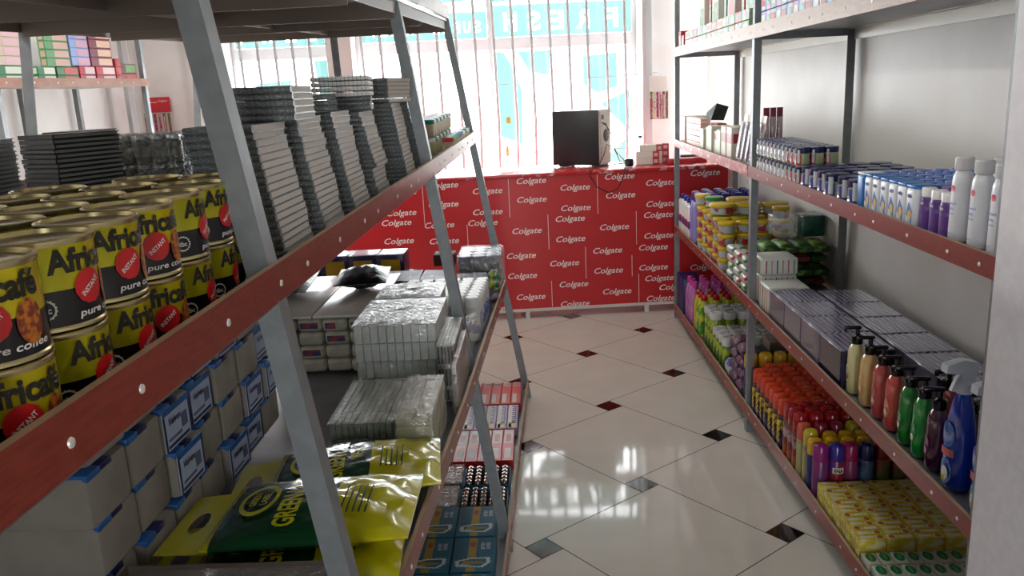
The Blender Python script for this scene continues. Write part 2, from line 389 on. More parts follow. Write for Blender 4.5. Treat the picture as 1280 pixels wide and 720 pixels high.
# ------------------------------------------------------------------ racks
def interp(tab, s):
    if s <= tab[0][0]: i = 0
    else:
        i = len(tab)-2
        for k in range(len(tab)-1):
            if s <= tab[k+1][0]: i = k; break
    a, b = tab[i], tab[i+1]; u = (s-a[0])/(b[0]-a[0])
    return [p+(q-p)*u for p, q in zip(a[1:], b[1:])]
def L_iron(mb, p0, p1, w1, w2, d1, d2, th=.004, mi=0):
    """angle iron from p0 to p1 (t,s,z); one leg runs along d1, the other along d2 from the shared corner"""
    p0 = LW(*p0); p1 = LW(*p1); d1 = (UX*d1[0]+UY*d1[1]+Vector((0, 0, d1[2] if len(d1) > 2 else 0))); d2 = (UX*d2[0]+UY*d2[1]+Vector((0, 0, d2[2] if len(d2) > 2 else 0)))
    sec = [Vector((0, 0, 0)), d1*w1, d1*w1+d2*th, d1*th+d2*th, d1*th+d2*w2, d2*w2]
    vs = [p0+q for q in sec]+[p1+q for q in sec]; n = 6
    fs = [tuple(range(n)), tuple(range(n, 2*n))[::-1]]+[(i, i+n, (i+1) % n+n, (i+1) % n) for i in range(n)]
    mb.add(vs, fs, mi)
def fascia(root, tab, h, out, th=.009, s0=None, s1=None, mats=None, screws=True, step=.21):
    """laminate strip along the shelf edge; tab rows are (s, t, ztop); out=+1 faces +t"""
    mb = MB(); rows = [r for r in tab]
    for a, b in zip(rows, rows[1:]):
        P = []
        for r in (a, b):
            s, t, z = r
            P += [LW(t, s, z-h), LW(t, s, z), LW(t-out*th, s, z), LW(t-out*th, s, z-h)]
        fs = [(0, 4, 5, 1), (1, 5, 6, 2), (2, 6, 7, 3), (3, 7, 4, 0)]
        if out > 0: fs = [f[::-1] for f in fs]
        mb.add(P, fs, [0, 1, 0, 0])
    for r in (rows[0], rows[-1]):
        s, t, z = r; mb.add([LW(t, s, z-h), LW(t, s, z), LW(t-out*th, s, z), LW(t-out*th, s, z-h)], [(0, 1, 2, 3)], 0)
    o = mb.build('shelf_edge', mats or [brown, brownedge], root)
    if screws:
        s = rows[0][0]+.12; n = 0
        while s < rows[-1][0]-.05 and n < 26:
            t, z = interp(rows, s)
            MB().lathe([(.0048, 0), (.0042, .0015), (.0015, .0022)], 10, 0, xf=XF(LW(t, s, z-h*.55), UY if out > 0 else -UY, (0, 0, 1))).build('screw', screw_m, o)
            s += step*(1 if n % 3 else .6)*(.9+.2*random.random()); n += 1
    return o
def board(root, f, b, z, name='shelf_board', th=.012, m=None, n=1):
    """sheet between the front line f(s)->t and back line b(s)->t, height z(s), laid in lengths"""
    a0, a1 = f[0][0], f[-1][0]; k = max(2, int((a1-a0)/.30)); ss = [a0+(a1-a0)*i/k for i in range(k+1)]; o = None
    for s0, s1 in zip(ss, ss[1:]):
        P = []
        for dz in (-th, 0):
            for s, tt in ((s0, interp(f, s0)[0]), (s0, interp(b, s0)[0]), (s1, interp(b, s1)[0]), (s1, interp(f, s1)[0])):
                P.append(LW(tt, s, z(s)+dz-LOW))
        o = MB().add(P, [(0, 3, 2, 1), (4, 5, 6, 7), (0, 1, 5, 4), (1, 2, 6, 5), (2, 3, 7, 6), (3, 0, 4, 7)]).build(name, m or steel_d, root)
    return o
zS3 = lambda s: 1.281+.0135*(s-.5)
LOW = .004
zS2 = lambda s: .768-.045*s
zS1 = lambda s: .055
zT = lambda s: 1.838+.039*(s-2.555)
rackL = thing_w('shelf_rack', 'long grey steel rack with sloping posts, loaded with coffee tins, books and tissues', 'shelf rack', (0, 0, 0))
F3 = [(-.6, -.395, 1.312), (.5, -.370, 1.326), (1.0, -.361, 1.332), (1.8, -.337, 1.343), (4.03, -.28, 1.373)]
F2 = [(-.4, -.315, .83), (1.235, -.255, .757), (1.75, -.238, .733), (2.16, -.222, .715), (3.1, -.199, .672), (4.03, -.172, .631)]
F1 = [(-.4, -.235, .082), (.9, -.19, .082), (2.28, -.146, .085), (3.3, -.113, .088), (4.03, -.082, .09)]
F0 = [(-.6, -.36, 1.775), (2.555, -.372, 1.892), (4.03, -.378, 1.945)]
for tab, h in ((F3, .052), (F2, .052), (F1, .055)): fascia(rackL, tab, h, 1)
fascia(rackL, F0, .055, 1, mats=[mat('pale_brown_laminate', '#a88a7e', .4, col2='#9d7e70', scale=30), brownedge], screws=False)
bk = lambda t: [(-.6, t), (4.03, t-.03)]
for tab, bt, zf in ((F3, -1.60, zS3), (F2, -1.68, zS2), (F1, -1.74, zS1)):
    board(rackL, [(r[0], r[1]-.010) for r in tab], bk(bt), zf)
board(rackL, [(r[0], r[1]-.010) for r in F0], [(-.6, -1.36), (4.03, -1.62)], zT, 'top_board', m=mat('top_sheet', '#f0ebe4', .22, 0, col2='#e6e0d8', scale=5))
fascia(rackL, [(-.6, -1.37, 1.33), (4.03, -1.62, 1.373)], .05, -1, screws=False)
fascia(rackL, [(-.6, -1.66, .80), (4.03, -1.70, .631)], .05, -1, screws=False)
PS = (1.08, 2.555, 4.02)
for s, foot, zt in ((1.08, -.166, 1.79), (2.555, -.122, 1.845), (4.02, -.062, 1.895), (-.40, -.20, 1.72)):
    m_ = MB(); top = {1.08: -.422, 2.555: -.383, 4.02: -.372, -.40: -.43}[s]
    th = (top-foot)/zt
    L_iron(m_, (foot-.009, s, 0), (top-.009, s, zt), .034, .038, (-1, 0), (0, 1)); m_.build('post', steel, rackL)
for s, zt in ((-.40, 1.72), (1.08, 1.78), (2.555, 1.845), (4.02, 1.895)):
    bt = interp([(-.6, -1.40), (4.03, -1.60)], s)[0]
    m_ = MB(); L_iron(m_, (bt-.19, s, 0), (bt, s, zt), .034, .038, (1, 0), (0, 1)); m_.build('post', steel, rackL)
m_ = MB(); L_iron(m_, (-.93, 4.02, 1.30), (-.945, 4.02, 1.88), .034, .03, (1, 0), (0, 1)); m_.build('post', steel, rackL)
# frame of the top: edge irons, a spine and cross beams
def beam(t0, s0, t1, s1, dz0=0, dz1=0, w=.036, name='top_beam', zf=zT):
    m_ = MB(); d = (Vector((t1-t0, s1-s0, 0))).normalized()
    L_iron(m_, (t0, s0, zf(s0)-.014+dz0), (t1, s1, zf(s1)-.014+dz1), w, w, (-d.y, d.x, 0), (0, 0, -1)); return m_.build(name, mat('primed_beam', '#85776f', .45), rackL)
beam(-.395, -.6, -.395, 4.0); beam(-.93, -.6, -.945, 4.0); beam(-1.36, -.6, -1.61, 4.0)
for s in (1.1, 1.9, 2.55, 3.15, 4.0): beam(-.40, s, interp([(-.6, -1.36), (4.03, -1.60)], s)[0], s, w=.05)
# right rack
rackR = thing_w('shelf_rack', 'grey steel rack with upright posts along the right wall, full of toiletries', 'shelf rack', (0, 0, 0))
G3 = [(1.556, .90, 1.185), (2.54, .90, 1.19), (3.55, .90, 1.196)]; G3b = [(3.555, .898, 1.197), (5.43, .898, 1.2)]
G2 = [(1.556, .90, .610), (5.43, .90, .640)]; G1 = [(1.556, .90, .166), (5.43, .90, .104)]; G0 = [(1.556, .90, 1.764), (5.43, .90, 1.768)]
redband = mat('red_vinyl', '#b3202c', .3)
fascia(rackR, G3, .048, -1); fascia(rackR, G3b, .046, -1, mats=[mat('red_vinyl_strip', '#b23a3c', .35, col2='#d8a09a', scale=38, stretch=(1, .6, 1), contrast=(.52, .68)), brownedge], screws=False)
fascia(rackR, G2, .048, -1); fascia(rackR, G1, .055, -1)
fascia(rackR, G0, .055, -1, mats=[mat('tan_laminate', '#a5806a', .4, col2='#9b7660', scale=20, stretch=(1, 1, 5)), brownedge])
yS3 = lambda s: 1.172+.0035*(s-1.2)
yS2 = lambda s: .593+.007*(s-1.2)
yS1 = lambda s: .150-.0147*(s-1.2)
yS0 = lambda s: 1.75
for G, zf, nm in ((G3+G3b, yS3, 'shelf_board'), (G2, yS2, 'shelf_board'), (G1, yS1, 'shelf_board'), (G0, yS0, 'top_board')):
    board(rackR, [(1.556, .913), (5.43, .913)], [(1.556, 1.315), (5.43, 1.315)], zf, nm, m=(mat('top_sheet_blue', '#8d9399', .4, .2, col2='#7f868c', scale=5) if nm == 'top_board' else None))
for s in (1.60, 3.50, 5.42):
    m_ = MB(); L_iron(m_, (.904, s, 0), (.904, s, 2.15), .030, .034, (1, 0), (0, 1)); m_.build('post', steel, rackR)
    m_ = MB(); L_iron(m_, (1.318, s+.02, 0), (1.318, s+.02, 2.15), .034, .034, (-1, 0), (0, 1)); m_.build('post', steel, rackR)
    for zf in (yS0, yS3, yS2, yS1):
        m_ = MB(); L_iron(m_, (.93, s+.036, zf(s)-.014), (1.31, s+.036, zf(s)-.014), .03, .03, (0, 1, 0), (0, 0, -1)); m_.build('cross_beam', steel, rackR)
m_ = MB(); L_iron(m_, (1.316, 1.556, 1.735), (1.316, 5.44, 1.735), .03, .045, (-1, 0, 0), (0, 0, -1)); m_.build('rear_beam', mat('pale_steel', '#c9c6bd', .4, .2), rackR)
# left wall rack
wrk = thing_w('wall_rack', 'narrow rack on the far left wall holding stacked toothpaste boxes', 'shelf rack', (0, 0, 0))
WF = [(3.2, -3.0, 1.742), (4.5, -2.76, 1.742), (5.58, -2.545, 1.742)]
wt = lambda s: -2.76+.2*(s-4.5)
fascia(wrk, [(r[0], r[1], r[2]) for r in WF], .048, 1, step=.19, mats=[mat('tan_laminate_dull', '#a87560', .4, col2='#9c6b57', scale=20), brownedge])
board(wrk, [(s, t-.010) for s, t, z in WF], [(3.2, -3.04), (5.58, -3.03)], lambda s: 1.712, m=mat('pale_sheet', '#c3beb6', .5))
for (t, s) in ((-2.56, 5.55), (-2.80, 4.36), (-3.0, 5.5), (-3.0, 4.9)):
    m_ = MB(); L_iron(m_, (t, s, 0), (t, s, 2.4), .03, .034, (-1, 0), (0, 1)); m_.build('post', steel, wrk)
# ------------------------------------------------------------------ counter in red printed vinyl
red = mat('counter_red_vinyl', '#bb1d23', .35, spec=.5)
ctr = thing_w('counter', 'long shop counter wrapped in red vinyl printed with white lettering', 'counter', (.15, 5.53, 0))
CX = .15; CYc = 5.53
c_ = MB(); c_.box(-1.6-CX, 1.655-CX, 0, .60, .075, .985); c_.build('body', red, ctr)
c_ = MB(); c_.rbox(-1.62-CX, 1.67-CX, -.012, .62, .985, 1.008, .004); c_.build('counter_top', mat('counter_top_vinyl', '#c22a30', .25, col2='#d9aeb0', scale=14, stretch=(1, 2, 1), contrast=(.56, .66), spec=.6), ctr)
c_ = MB(); c_.box(-1.6-CX, 1.655-CX, -.004, 0, .055, .075); c_.build('hem', mat('white_hem', '#cfc9c4', .6), ctr)
for x in (-1.4, -.55, .262, 1.1, 1.6):
    for y in (.02, .55): MB().rbox(x-CX-.015, x-CX+.015, y-.0, y+.03, 0, .075, .002).build('leg', white_pl, ctr)
PX = []     # pixel centre -> place on the counter face, worked out once from the photograph
def pix(x, y, Y=CYc):
    d = F+R2*((x-640)/f_)-U2*((y-360)/f_); k = Y/d.y; return d.x*k, H+d.z*k
uv = [(275, 143), (455, 180), (637, 127), (805, 160), (97, 195), (278, 230), (458, 264), (641, 212), (806, 247), (98, 281), (78, 325), (435, 308), (616, 342), (796, 292), (258, 358), (437, 391), (797, 377), (235, 460), (588, 438), (775, 425), (412, 490), (240, 542), (592, 520), (776, 507), (450, 576), (627, 605), (800, 551), (275, 628), (455, 656), (858, 587), (806, 633), (110, 677), (-85, 166), (-83, 250), (-100, 335), (-255, 200), (-255, 285), (-275, 325), (-265, 400), (-80, 400), (60, 440)]
vs_, fs_ = text_geo('Colgate', .199, .052, .28, .008)
logo = MB().add(vs_, fs_).mesh('lettering', mat('white_print', '#efe6e2', .5))
pts = [pix(580+u/3.273, 180+v_/3.273) for u, v_ in uv]+[(1.50, .95), (1.47, .62), (1.50, .30), (1.52, .80), (1.49, .45)]
for x, z in pts:
    if z > .955: z = .955
    o = bpy.data.objects.new('lettering', logo); C.objects.link(o); o.parent = ctr; o.location = (x-CX, -.0015, z); o.rotation_euler = (PI/2, 0, 0)
for u, v0, v1 in ((188, 135, 300), (548, 112, 285), (348, 288, 430), (706, 275, 410), (500, 420, 550), (362, 560, 672), (716, 530, 650), (688, 455, 540), (-160, 150, 330), (20, 330, 460)):
    x, z0 = pix(580+u/3.273, 180+v1/3.273); _, z1 = pix(580+u/3.273, 180+v0/3.273)
    MB().box(x-CX-.0015, x-CX+.0015, -.0015, 0, max(z0, .08), min(z1, .98)).build('printed_line', MC['white_print'], ctr)
# ================================================================== LEFT RACK, TOP TRADING SHELF
gold = mat('tin_gold', '#d9c414', .28, .4, col2='#a9ad1e', scale=9, stretch=(1, 1, .3), contrast=(.35, .75))
tinblack = mat('tin_black', '#0d0b0c', .3)
tinrim = mat('tin_rim', '#c9b98a', .25, .9)
tinlid = mat('tin_lid', '#b7a878', .24, .9)
lblblack = mat('print_black', '#1a1508', .4); lblred = mat('print_red', '#c8171b', .35); lblwhite = mat('print_white', '#e9e6df', .45)
bean = mat('print_coffee_beans', '#7a2c12', .4, col2='#c4741e', scale=160, contrast=(.45, .6))
RT = .0458; HT = .0795
def make_tin():
    r = thing('coffee_tin', 'gold and black coffee tin', 'coffee tin')
    m_ = MB(); m_.lathe([(RT-.001, 0), (RT+.0012, .0012), (RT+.0012, .0035), (RT, .0048), (RT, .036), (RT, HT-.006), (RT+.0012, HT-.004), (RT+.0014, HT-.001), (RT, HT)], 40, [2, 2, 2, 1, 0, 2, 2, 2], caps=False)
    m_.lathe([(.0001, .001), (RT-.001, .001)], 40, 2, caps=False)
    m_.build('tin_body', [gold, tinblack, tinrim], r)
    MB().lathe([(RT, HT), (RT-.0022, HT), (RT-.003, HT-.004), (RT-.008, HT-.0042), (RT-.009, HT-.0034), (RT-.018, HT-.0034), (RT-.019, HT-.0040), (.0001, HT-.0040)], 40, 0, caps=False).build('tin_lid', tinlid, r)
    vs, fs = text_geo('Africafé', .078, .0215, 0, .04); MB().add(cyl_map(vs, RT, 0, .0605), fs).build('brand_lettering', lblblack, r)
    vs, fs = text_geo('pure coffee', .060, .0085, .15, .02); MB().add(cyl_map(vs, RT, .25, .0125), fs).build('product_lettering', lblwhite, r)
    def disc(name, w_, h_, a, z, m, n=24, off=0., wob=0):
        rings = [[Vector((0, 0, 0))]]; vs = [Vector((0, 0, 0))]; fs = []
        for q in (1, 2, 3):
            for k in range(n):
                e = 1+(wob if (k % 2 and q == 3) else 0); vs.append(Vector((math.cos(2*PI*k/n)*w_/2*q/3*e, math.sin(2*PI*k/n)*h_/2*q/3*e, 0)))
        for k in range(n):
            fs.append((0, 1+k, 1+(k+1) % n))
            for q in (0, 1): fs.append((1+q*n+k, 1+(q+1)*n+k, 1+(q+1)*n+(k+1) % n, 1+q*n+(k+1) % n))
        vv = cyl_map(vs, RT+off, a, z)
        return MB().add(vv, fs).build(name, m, r)
    disc('instant_badge', .030, .030, -.10, .0355, lblred, off=.0006, wob=.04)
    vs, fs = text_geo('INSTANT', .023, .005, 0, .02); c_, s_ = math.cos(.6), math.sin(.6)
    MB().add(cyl_map([Vector((v.x*c_-v.y*s_, v.x*s_+v.y*c_, 0)) for v in vs], RT+.0014, -.10, .0355), fs).build('badge_lettering', lblwhite, r)
    disc('coffee_cup', .024, .036, .56, .031, bean, off=.0003)
    disc('maker_badge', .017, .017, -.98, .021, lblwhite, n=32, wob=.12); disc('maker_badge', .0145, .0145, -.98, .021, tinblack, off=.0004)
    vs, fs = text_geo('tbc', .0095, .006, 0, .03); MB().add(cyl_map(vs, RT+.0008, -.98, .021), fs).build('maker_lettering', lblwhite, r)
    m_ = MB(); m_.add(cyl_map([Vector((x, y, 0)) for x in (-.011, -.0055, 0, .0055, .011) for y in (-.013, .013)], RT, 1.52, .028), [(2*i, 2*i+2, 2*i+3, 2*i+1) for i in range(4)], 0)
    for k in range(11):
        y = -.011+k*.0021; hh = .0006+.0005*(k % 3)
        m_.add(cyl_map([Vector((x, yy, 0)) for x in (-.009, -.004, .002, .009) for yy in (y, y+hh)], RT+.0005, 1.52, .028), [(2*i, 2*i+2, 2*i+3, 2*i+1) for i in range(3)], 1)
    m_.build('barcode', [lblwhite, lblblack], r)
    return r
tin = Proto(make_tin())
# the label's middle sits at local angle 0 (+t, towards the aisle); rotate so it turns to the photographer
front_rot = [0., .1, -.12, .55, .38, .12, .80, .60, .05]
tn = 0
ROWN = ['front row', 'middle row', 'rear row']
for tier in (0, 1):
    for row, (tc, ks) in enumerate(((-.431, range(-1, 8)), (-.528, range(-1, 8)), (-.625, range(0, 7)))):
        for n, k in enumerate(ks):
            if row == 2 and k < 3: continue
            s = .508+.0948*k+.004*row; tc_ = tc-.008-(s-.7)*.048
            rz = -.62+(front_rot[k+1] if row == 0 else random.uniform(-1, 1))+(.5 if tier == 0 and row == 0 else 0)*(random.random()-.3)
            tin.place(tc_, s, zS3(s)+.001+tier*(HT+.001), rz,
                'gold and black coffee tin, %s of the %s tier %s' % (ORD[n], 'upper' if tier else 'lower', ROWN[row]), 'coffee tins on the left rack')
# ---- marbled hardback exercise books
marble = mat('marbled_cover', '#64686a', .35, col2='#a8aeb0', scale=330, contrast=(.50, .66))
pages = mat('page_edges', '#d8d3ca', .7, col2='#b5afa6', scale=300, kind='stripes', stretch=(0, 0, 1))
def make_book(w=.105, l=.165, th=.0112, name='exercise_book'):
    """spine faces the photographer (-s); fore-edge pages face the aisle"""
    b = MB(); b.box(-w/2, w/2, 0, .0025, 0, th-.0006); b.box(-w/2, w/2, 0, l, 0, .0009); b.box(-w/2, w/2, 0, l, th-.0011, th-.0003)
    b.lathe([(.0001, -w/2), (th/2-.0003, -w/2), (th/2-.0003, w/2), (.0001, w/2)], 10, 0, xf=Matrix.Translation((0, .001, th/2-.0003)) @ Matrix.Rotation(PI/2, 4, 'Y'), caps=False)
    o = b.build(name, marble); tag(o, 'book', 'book')
    p_ = MB(); p_.box(-w/2+.003, w/2-.0012, .002, l-.002, .0009, th-.0011); p_.build('pages', pages, o)
    return o
book = Proto(make_book())
def stack(t, s, z, n, lean, label, group, rz=0, proto=None, th=.0112, jit=.0012, sl=0):
    for k in range(n):
        (proto or book).place(t+lean*k*th+random.uniform(-jit, jit), s+sl*k*th+random.uniform(-jit, jit), z+k*th, rz+random.uniform(-.012, .012), label, group)
TB = -.4375
stacks = [(1.235, 20, 'first tall front stack past the nearest post'), (1.475, 20, 'second tall front stack past the nearest post'), (1.735, 20, 'third tall front stack past the nearest post'),
          (2.0, 7, 'low pile between two tall front stacks'), (2.30, 20, 'fourth tall front stack just before the middle post'), (2.60, 20, 'tall stack just behind the middle sloping post')]
for i, (s, n, w_) in enumerate(stacks):
    stack(TB+.03 if i > 3 else TB, s, zS3(s)+.002, n, -.16, 'marbled grey hardback book in the %s' % w_, 'books in the '+w_)
stack(TB-.005, 2.02, zS3(2.02)+.002+7*.0112, 12, -.18, 'marbled book in the upper part of the offset pile between two stacks', 'books in the offset pile upper part', sl=-.3)
# second row of stacks behind and the ones laid across the top
for i, (t, s, n) in enumerate(((-.83, 2.12, 18), (-.61, 1.66, 22), (-.60, 2.20, 19))):
    stack(t, s, zS3(s)+.002, n, 0, 'marbled grey hardback book in the turned stack %s' % ['just left of the nearest post', 'rising behind the two nearest stacks', 'behind the fourth front stack'][i], 'books in the second row stack %s' % ['one', 'two', 'three'][i], rz=-1.15)
zt_ = lambda s, n: zS3(s)+.003+n*.0112
stack(-.44, 1.36, zt_(1.235, 20), 5, -.1, 'marbled book in the pile laid across the top of the two nearest stacks', 'books across the two nearest stacks', rz=.06)
stack(-.45, 1.70, zt_(1.735, 20)+.001, 3, -.1, 'marbled book in the small pile on the third front stack', 'small pile on the third front stack', rz=.35)
stack(-.45, 2.33, zt_(2.30, 20)+.001, 6, 0, 'marbled book in the highest pile, dark against the bright window', 'books of the highest pile', rz=-.25)
stack(-.45, 2.05, zt_(2.02, 19)+.003, 3, 0, 'marbled book under the spiral notepads on the offset pile', 'books under the spiral notepads', rz=.15)
# spiral notepads lying on top
def make_pad():
    r = thing('spiral_notepad', 'pad', 'notepad'); MB().rbox(-.08, .055, 0, .15, 0, .008, .0015).build('pad_block', white_pp, r)
    MB().box(-.08, .055, 0, .15, .008, .0088).build('cover', mat('silver_cover', '#c8ccd0', .3, .4), r)
    m_ = MB()
    for k in range(14): m_.tube([(-.076+k*.0095, .003+.005*math.cos(a), .0045+.0065*math.sin(a)) for a in [2*PI*q/8 for q in range(9)]], .0009, 5)
    o = m_.build('spiral_binding', mat('binding_wire', '#a8aeb2', .3, .8), r); return r
pad = Proto(make_pad())
for k in range(4): pad.place(-.44, 1.98, zt_(2.02, 19)+.037+k*.0122, .12, 'silver-covered spiral notepad stacked on the exercise books, %s' % ['lowest of four', 'second from the bottom', 'third from the bottom', 'topmost of four'][k], 'spiral notepads')
# ---- stacks of black ledgers and foil-topped jars at the back of this shelf
ledger = mat('ledger_cover', '#15171b', .35, col2='#0c0d10', scale=20)
def make_ledger():
    w, l, th = .125, .19, .0115
    b = MB(); b.box(-w/2, w/2, 0, .003, 0, th-.001); b.box(-w/2, w/2, 0, l, 0, .0018); b.box(-w/2, w/2, 0, l, th-.0028, th-.001)
    o = b.build('ledger_book', ledger); tag(o, 'ledger', 'book'); MB().box(-w/2+.004, w/2-.003, .002, l-.004, .0018, th-.0028).build('pages', mat('grey_page_edges', '#8d8f8a', .7), o); return o
led = Proto(make_ledger())
for i, (t, s, n, rz, w_) in enumerate(((-1.20, 1.98, 17, -.42, 'broad stack at the back of the shelf'), (-1.40, 2.45, 16, -.05, 'stack behind the broad one'), (-1.47, 2.04, 16, .0, 'stack at the left end of the shelf'))):
    stack(t, s, zS3(s)+.002, n, 0, 'black hardback ledger book in the %s' % w_, 'ledgers in the '+w_, rz=rz, proto=led, th=.0115, jit=.0015)
for k in range(4): led.place(-1.47, 2.05, zS3(2.06)+.003+16*.0115+k*.0115, .3, 'black ledger in the short pile on top of the left end stack', 'ledgers on top of the left end stack')
darkjar = mat('dark_jar', '#1f2a20', .2, coat=.5, col2='#3c3a1e', scale=25); foil = mat('foil_top', '#c9cdd2', .2, .9, col2='#6f7478', scale=60, bump=.6)
def make_djar():
    r = thing('dark_jar', 'jar', 'jar'); MB().lathe([(.020, 0), (.023, .003), (.023, .062), (.018, .068)], 18, 0).build('jar_body', darkjar, r)
    MB().lathe([(.0215, .068), (.0215, .078), (.018, .081), (.001, .082)], 18, 0).build('jar_lid', foil, r)
    m_ = MB(); m_.lathe([(.0233, .018), (.0233, .048)], 18, 0, caps=False); m_.build('jar_label', mat('olive_label', '#4d4b26', .4, col2='#2b3a28', scale=40), r); return r
dj = Proto(make_djar())
for tier in (0, 1):
    for i in range(5):
        for j in range(4):
            t = -1.245+i*.047; s = 2.42+j*.047
            dj.place(t, s, zS3(s)+.002+tier*.083, random.uniform(0, 6), 'dark foil-topped jar in the block behind the coffee tins, %s tier' % ('upper' if tier else 'lower'), 'foil-topped jars, %s tier' % ('upper' if tier else 'lower'))
m_ = MB(); m_.rbox(-.12, .12, -.05, .16, .002, .170, .012); o = m_.build('jar_wrap', wrap); put(o, -1.151, 2.44, zS3(2.5)+.001); tag(o, 'crinkled clear wrap tight around the block of dark foil-topped jars', 'plastic wrap')
# grey books standing between the jars and the nearest post
# ---- ointment jars at the far end of this shelf
oj = mat('cream_jar', '#b9b08d', .35, col2='#a39a78', scale=30)
caps = {'red': mat('cap_red', '#b81c24', .3), 'green': mat('cap_green', '#2f9b4a', .3), 'teal': mat('cap_teal', '#1e7f74', .3), 'blue': mat('cap_blue', '#22459a', .3), 'white': white_pl}
def make_oj(c):
    r = thing('ointment_jar', 'jar', 'jar'); MB().lathe([(.021, 0), (.024, .003), (.024, .046), (.021, .050)], 18, 0).build('jar_body', oj, r)
    MB().lathe([(.0245, .050), (.0245, .062), (.022, .066), (.014, .068)], 18, 0).build('jar_lid', caps[c], r); return r
ojp = {c: Proto(make_oj(c)) for c in caps}
seq = ['red', 'green', 'green', 'teal', 'blue', 'blue', 'teal', 'white', 'green', 'teal', 'white', 'blue']
for n in range(12):
    s = 3.22+n*.062; c = seq[n]
    ojp[c].place(-.335+.012*(s-3.2), s, zS3(s)+.002, 0, 'cream ointment jar with %s lid, %s in the front row' % (c, ORD[n]), 'ointment jars in the front row')
for n in range(11):
    s = 3.24+n*.066
    for tier in (0, 1):
        c = ['white', 'teal', 'white', 'teal'][(n+tier) % 4]
        ojp[c].place(-.41, s, zS3(s)+.002+tier*.069, 0, '%s cream jar with %s lid, %s of the second row' % ('upper' if tier else 'lower', c, ORD[n]), 'ointment jars in the two-tier second row')
    s2 = s+.01
    for tier in (0, 1):
        ojp['white'].place(-.465, s2, zS3(s2)+.002+tier*.069, 0, 'white-lidded cream jar in the third row back at the far shelf end, %s tier' % ('upper' if tier else 'lower'), 'white-lidded jars third row %s tier' % ('upper' if tier else 'lower'))
# ================================================================== LEFT RACK, MIDDLE SHELF
paper = mat('tissue_paper', '#958e84', .8, col2='#898278', scale=9, bump=.12)
blue1 = mat('pack_blue', '#1d5ea6', .35); blue2 = mat('pack_navy', '#161c52', .35); paleb = mat('pack_pale_blue', '#aab6cf', .4)
def make_tissue(kind):
    """kind 0: plain paper side to the aisle; 1: printed label side to the aisle"""
    w, l, h = .205, .128, .094
    r = thing('tissue_pack', 'pack', 'tissue pack')
    MB().rbox(-w, 0, 0, l, .001, h, .010, 0, seg=2).build('paper_stack', paper, r)
    m_ = MB(); e = .0012
    m_.rbox(-w*.97, .0006, .002, l*.34, h-.012, h+e, .003, 0); m_.rbox(-w*.97, .0006, l*.34, l*.62, h-.010, h+e, .003, 1)
    if kind:
        m_.box(-.001, e, .006, l-.006, .006, h-.006, 2)
        m_.box(e, e*1.4, .006, .013, .006, h-.006, 1); m_.box(e, e*1.4, l-.012, l-.006, .006, h-.006, 1); m_.box(e, e*1.4, .006, l-.006, h-.018, h-.006, 0)
        m_.box(e, e*1.5, .016, l-.02, .010, .016, 1); m_.box(e, e*1.5, .02, l-.05, .022, .028, 3); m_.box(e, e*1.5, l-.048, l-.022, .030, .058, 3)
    m_.build('printed_film', [blue1, blue2, paleb, mat('pack_grey_print', '#5d6684', .4)], r)
    if kind:
        vs, fs = text_geo('Velvex', .055, .015, .25, .02); MB().add(vs, fs, xf=XF((e*1.7, l*.42, h*.64), (0, 1, 0), (0, 0, 1))).build('lettering', MC['pack_navy'], r)
    return r
tp = [Proto(make_tissue(0)), Proto(make_tissue(1))]
TN = ['bottom', 'second', 'third', 'fourth', 'fifth']
for tier in range(5):
    for k in range(7):
        s = 1.142+k*.133+(.02 if tier % 2 else 0)+random.uniform(-.001, .001)
        kind = 1 if (k >= 2 and (tier*3+k*5) % 4 in (0, 1)) else 0
        if tier > 4: w_ = 'top'
        else: w_ = TN[tier]
        tp[kind].place(-.712+random.uniform(-.008, .008), s, zS2(1.55)+.02+tier*.0955 if True else 0, random.uniform(-.010, .010),
            '%s tissue pack in the %s layer, %s of its layer' % ('blue-labelled' if kind else 'plain-sided white', w_, ORD[k]), 'tissue packs on the left rack')
for tier in range(5):      # the near end of the pile, one more pack deep
    tp[0].place(-.925, 1.148+random.uniform(-.004, .004), zS2(1.55)+.02+tier*.0955, 0, 'white tissue pack at the hidden inner side of the pile, %s layer' % (TN+['top'])[tier], 'inner tissue packs')
